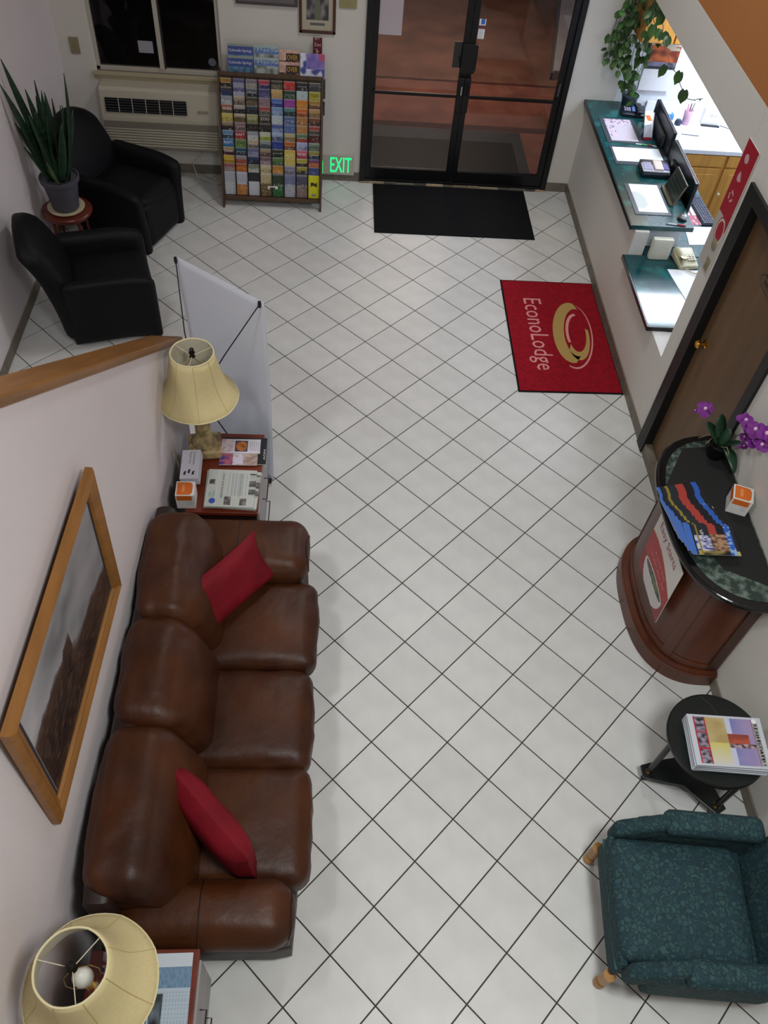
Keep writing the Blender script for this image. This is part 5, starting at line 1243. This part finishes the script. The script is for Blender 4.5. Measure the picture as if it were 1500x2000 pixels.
# ------------------------------------------------------------------ trailing plant
po = thing('trailing_plant', 'trailing heart-leaved plant in a dark pot climbing the corner of the counter opening', 'potted plant', (2.52, 6.50, cz))
G().lathe([(.055, 0), (.06, .006), (.078, .12), (.084, .125), (.084, .14), (.074, .142), (.068, .125), (.06, .12)], seg=28).make('pot', mk('pot_dark', '#1d2a36', .35), po, smooth=True)
G().lathe([(.066, .115), (0, .12)], seg=16).make('soil', SOIL, po)
def heart(sc):
    pts = []
    for i in range(14):
        a = 2*PI*i/14; x = .5*math.sin(a)*(1-.12*math.cos(a)); y = .62*math.cos(a)
        if abs(a-0) < .3 or abs(a-2*PI) < .3: y = .42
        if abs(a-PI) < .3: y = -.85
        pts.append((x*sc, (y+.0)*sc))
    vs = [(x, y, -.10*sc*abs(x/sc)*2-.12*sc*max(0, -y/sc)) for x, y in pts]+[(0, -.1*sc, .02*sc)]
    fs = [(i, (i+1) % 14, 14) for i in range(14)]
    return G().add(vs, fs).make('leaf', LEAF, mesh_only=True, smooth=True, ang=180)
LM = [heart(.052), heart(.064), heart(.042)]
P0 = Vector((2.52, 6.50, cz)); rnd = random.Random(11)
def addleaf(p, k=None, up=None, sc=1):
    me = LM[rnd.randrange(3) if k is None else k]; o = bpy.data.objects.new('leaf', me); C.objects.link(o); o.parent = po
    o.location = Vector(p)-P0
    # blade hangs down from its stalk and faces roughly the room (-x,-y,+z)
    zf = Vector((-.5+rnd.uniform(-.6, .5), -.6+rnd.uniform(-.6, .5), .55+rnd.uniform(-.4, .4))).normalized(); dn = Vector((rnd.uniform(-.5, .4), rnd.uniform(-.4, .4), -1))
    y = (-dn-zf*(-dn).dot(zf)).normalized(); x = y.cross(zf).normalized()
    m = Matrix((x, y, zf)).transposed(); o.rotation_euler = m.to_euler(); o.scale = (sc, sc, sc)
def vine(pts, nl, jit=.05, r_=.0028, sc=1):
    pts = [Vector(p) for p in pts]; fine = []
    for i in range(len(pts)-1):
        for k in range(5):
            fine.append(pts[i].lerp(pts[i+1], k/5)+Vector((rnd.uniform(-1, 1), rnd.uniform(-1, 1), rnd.uniform(-1, 1)))*.008)
    fine.append(pts[-1])
    G().tube([p-P0 for p in fine], r_, 5).make('vine', STEM, po, smooth=True)
    for k in range(nl):
        p = fine[min(len(fine)-1, int(len(fine)*(k+.5)/nl))]
        if p.z < 1.2 and rnd.random() < .8: continue
        addleaf(p+Vector((rnd.uniform(-1, 1)*jit, rnd.uniform(-1, 1)*jit, rnd.uniform(-1, .5)*jit)), sc=sc)
# vines rising from the pot along the corner to the header
for k in range(9):
    dx = -.13+.030*k; dz = rnd.uniform(-.1, .1)
    vine([(2.52, 6.50, 1.10), (2.47+dx*.4, 6.50, 1.25), (2.45+dx, 6.52, 1.45), (2.43+dx*1.2, 6.48, 1.65), (2.42+dx*1.3, 6.42, 1.85), (2.40+dx*1.3, 6.38, 2.1)], 15, .06)
# outer ragged fringe hanging on the wall side
for k in range(5):
    x = 2.20+.03*k
    vine([(x+.06, 6.56, 1.95), (x+.02, 6.58, 1.75), (x, 6.58, 1.55), (x+.02, 6.58, 1.38)], 9, .035)
vine([(2.50, 6.40, 1.12), (2.60, 6.30, 1.08), (2.66, 6.22, 1.02)], 6, .03)
# strands along the header
vine([(2.30, 6.30, 2.18), (2.24, 6.05, 2.20), (2.22, 5.80, 2.20), (2.22, 5.45, 2.16), (2.21, 5.25, 2.10)], 14, .05, sc=1.15)
vine([(2.24, 5.95, 2.15), (2.26, 5.90, 2.02), (2.27, 5.80, 1.92), (2.28, 5.62, 1.86)], 7, .045)
vine([(2.22, 5.75, 2.2), (2.21, 5.55, 2.10), (2.20, 5.35, 2.09), (2.18, 5.22, 2.14), (2.17, 5.12, 2.16), (2.16, 5.02, 2.18)], 6, .04, sc=1.2)
vine([(2.17, 5.15, 2.15), (2.19, 4.90, 2.08), (2.21, 4.70, 2.05), (2.22, 4.50, 2.01), (2.23, 4.36, 2.06), (2.24, 4.28, 2.10), (2.24, 4.24, 2.13)], 0)
for p in ((2.20, 4.70, 2.07), (2.21, 4.52, 2.02), (2.19, 5.02, 1.98)): addleaf(p, 1, sc=1.15)
for o in list(bpy.data.objects):
    if o.type == 'MESH' and not o.data.polygons: bpy.data.objects.remove(o)
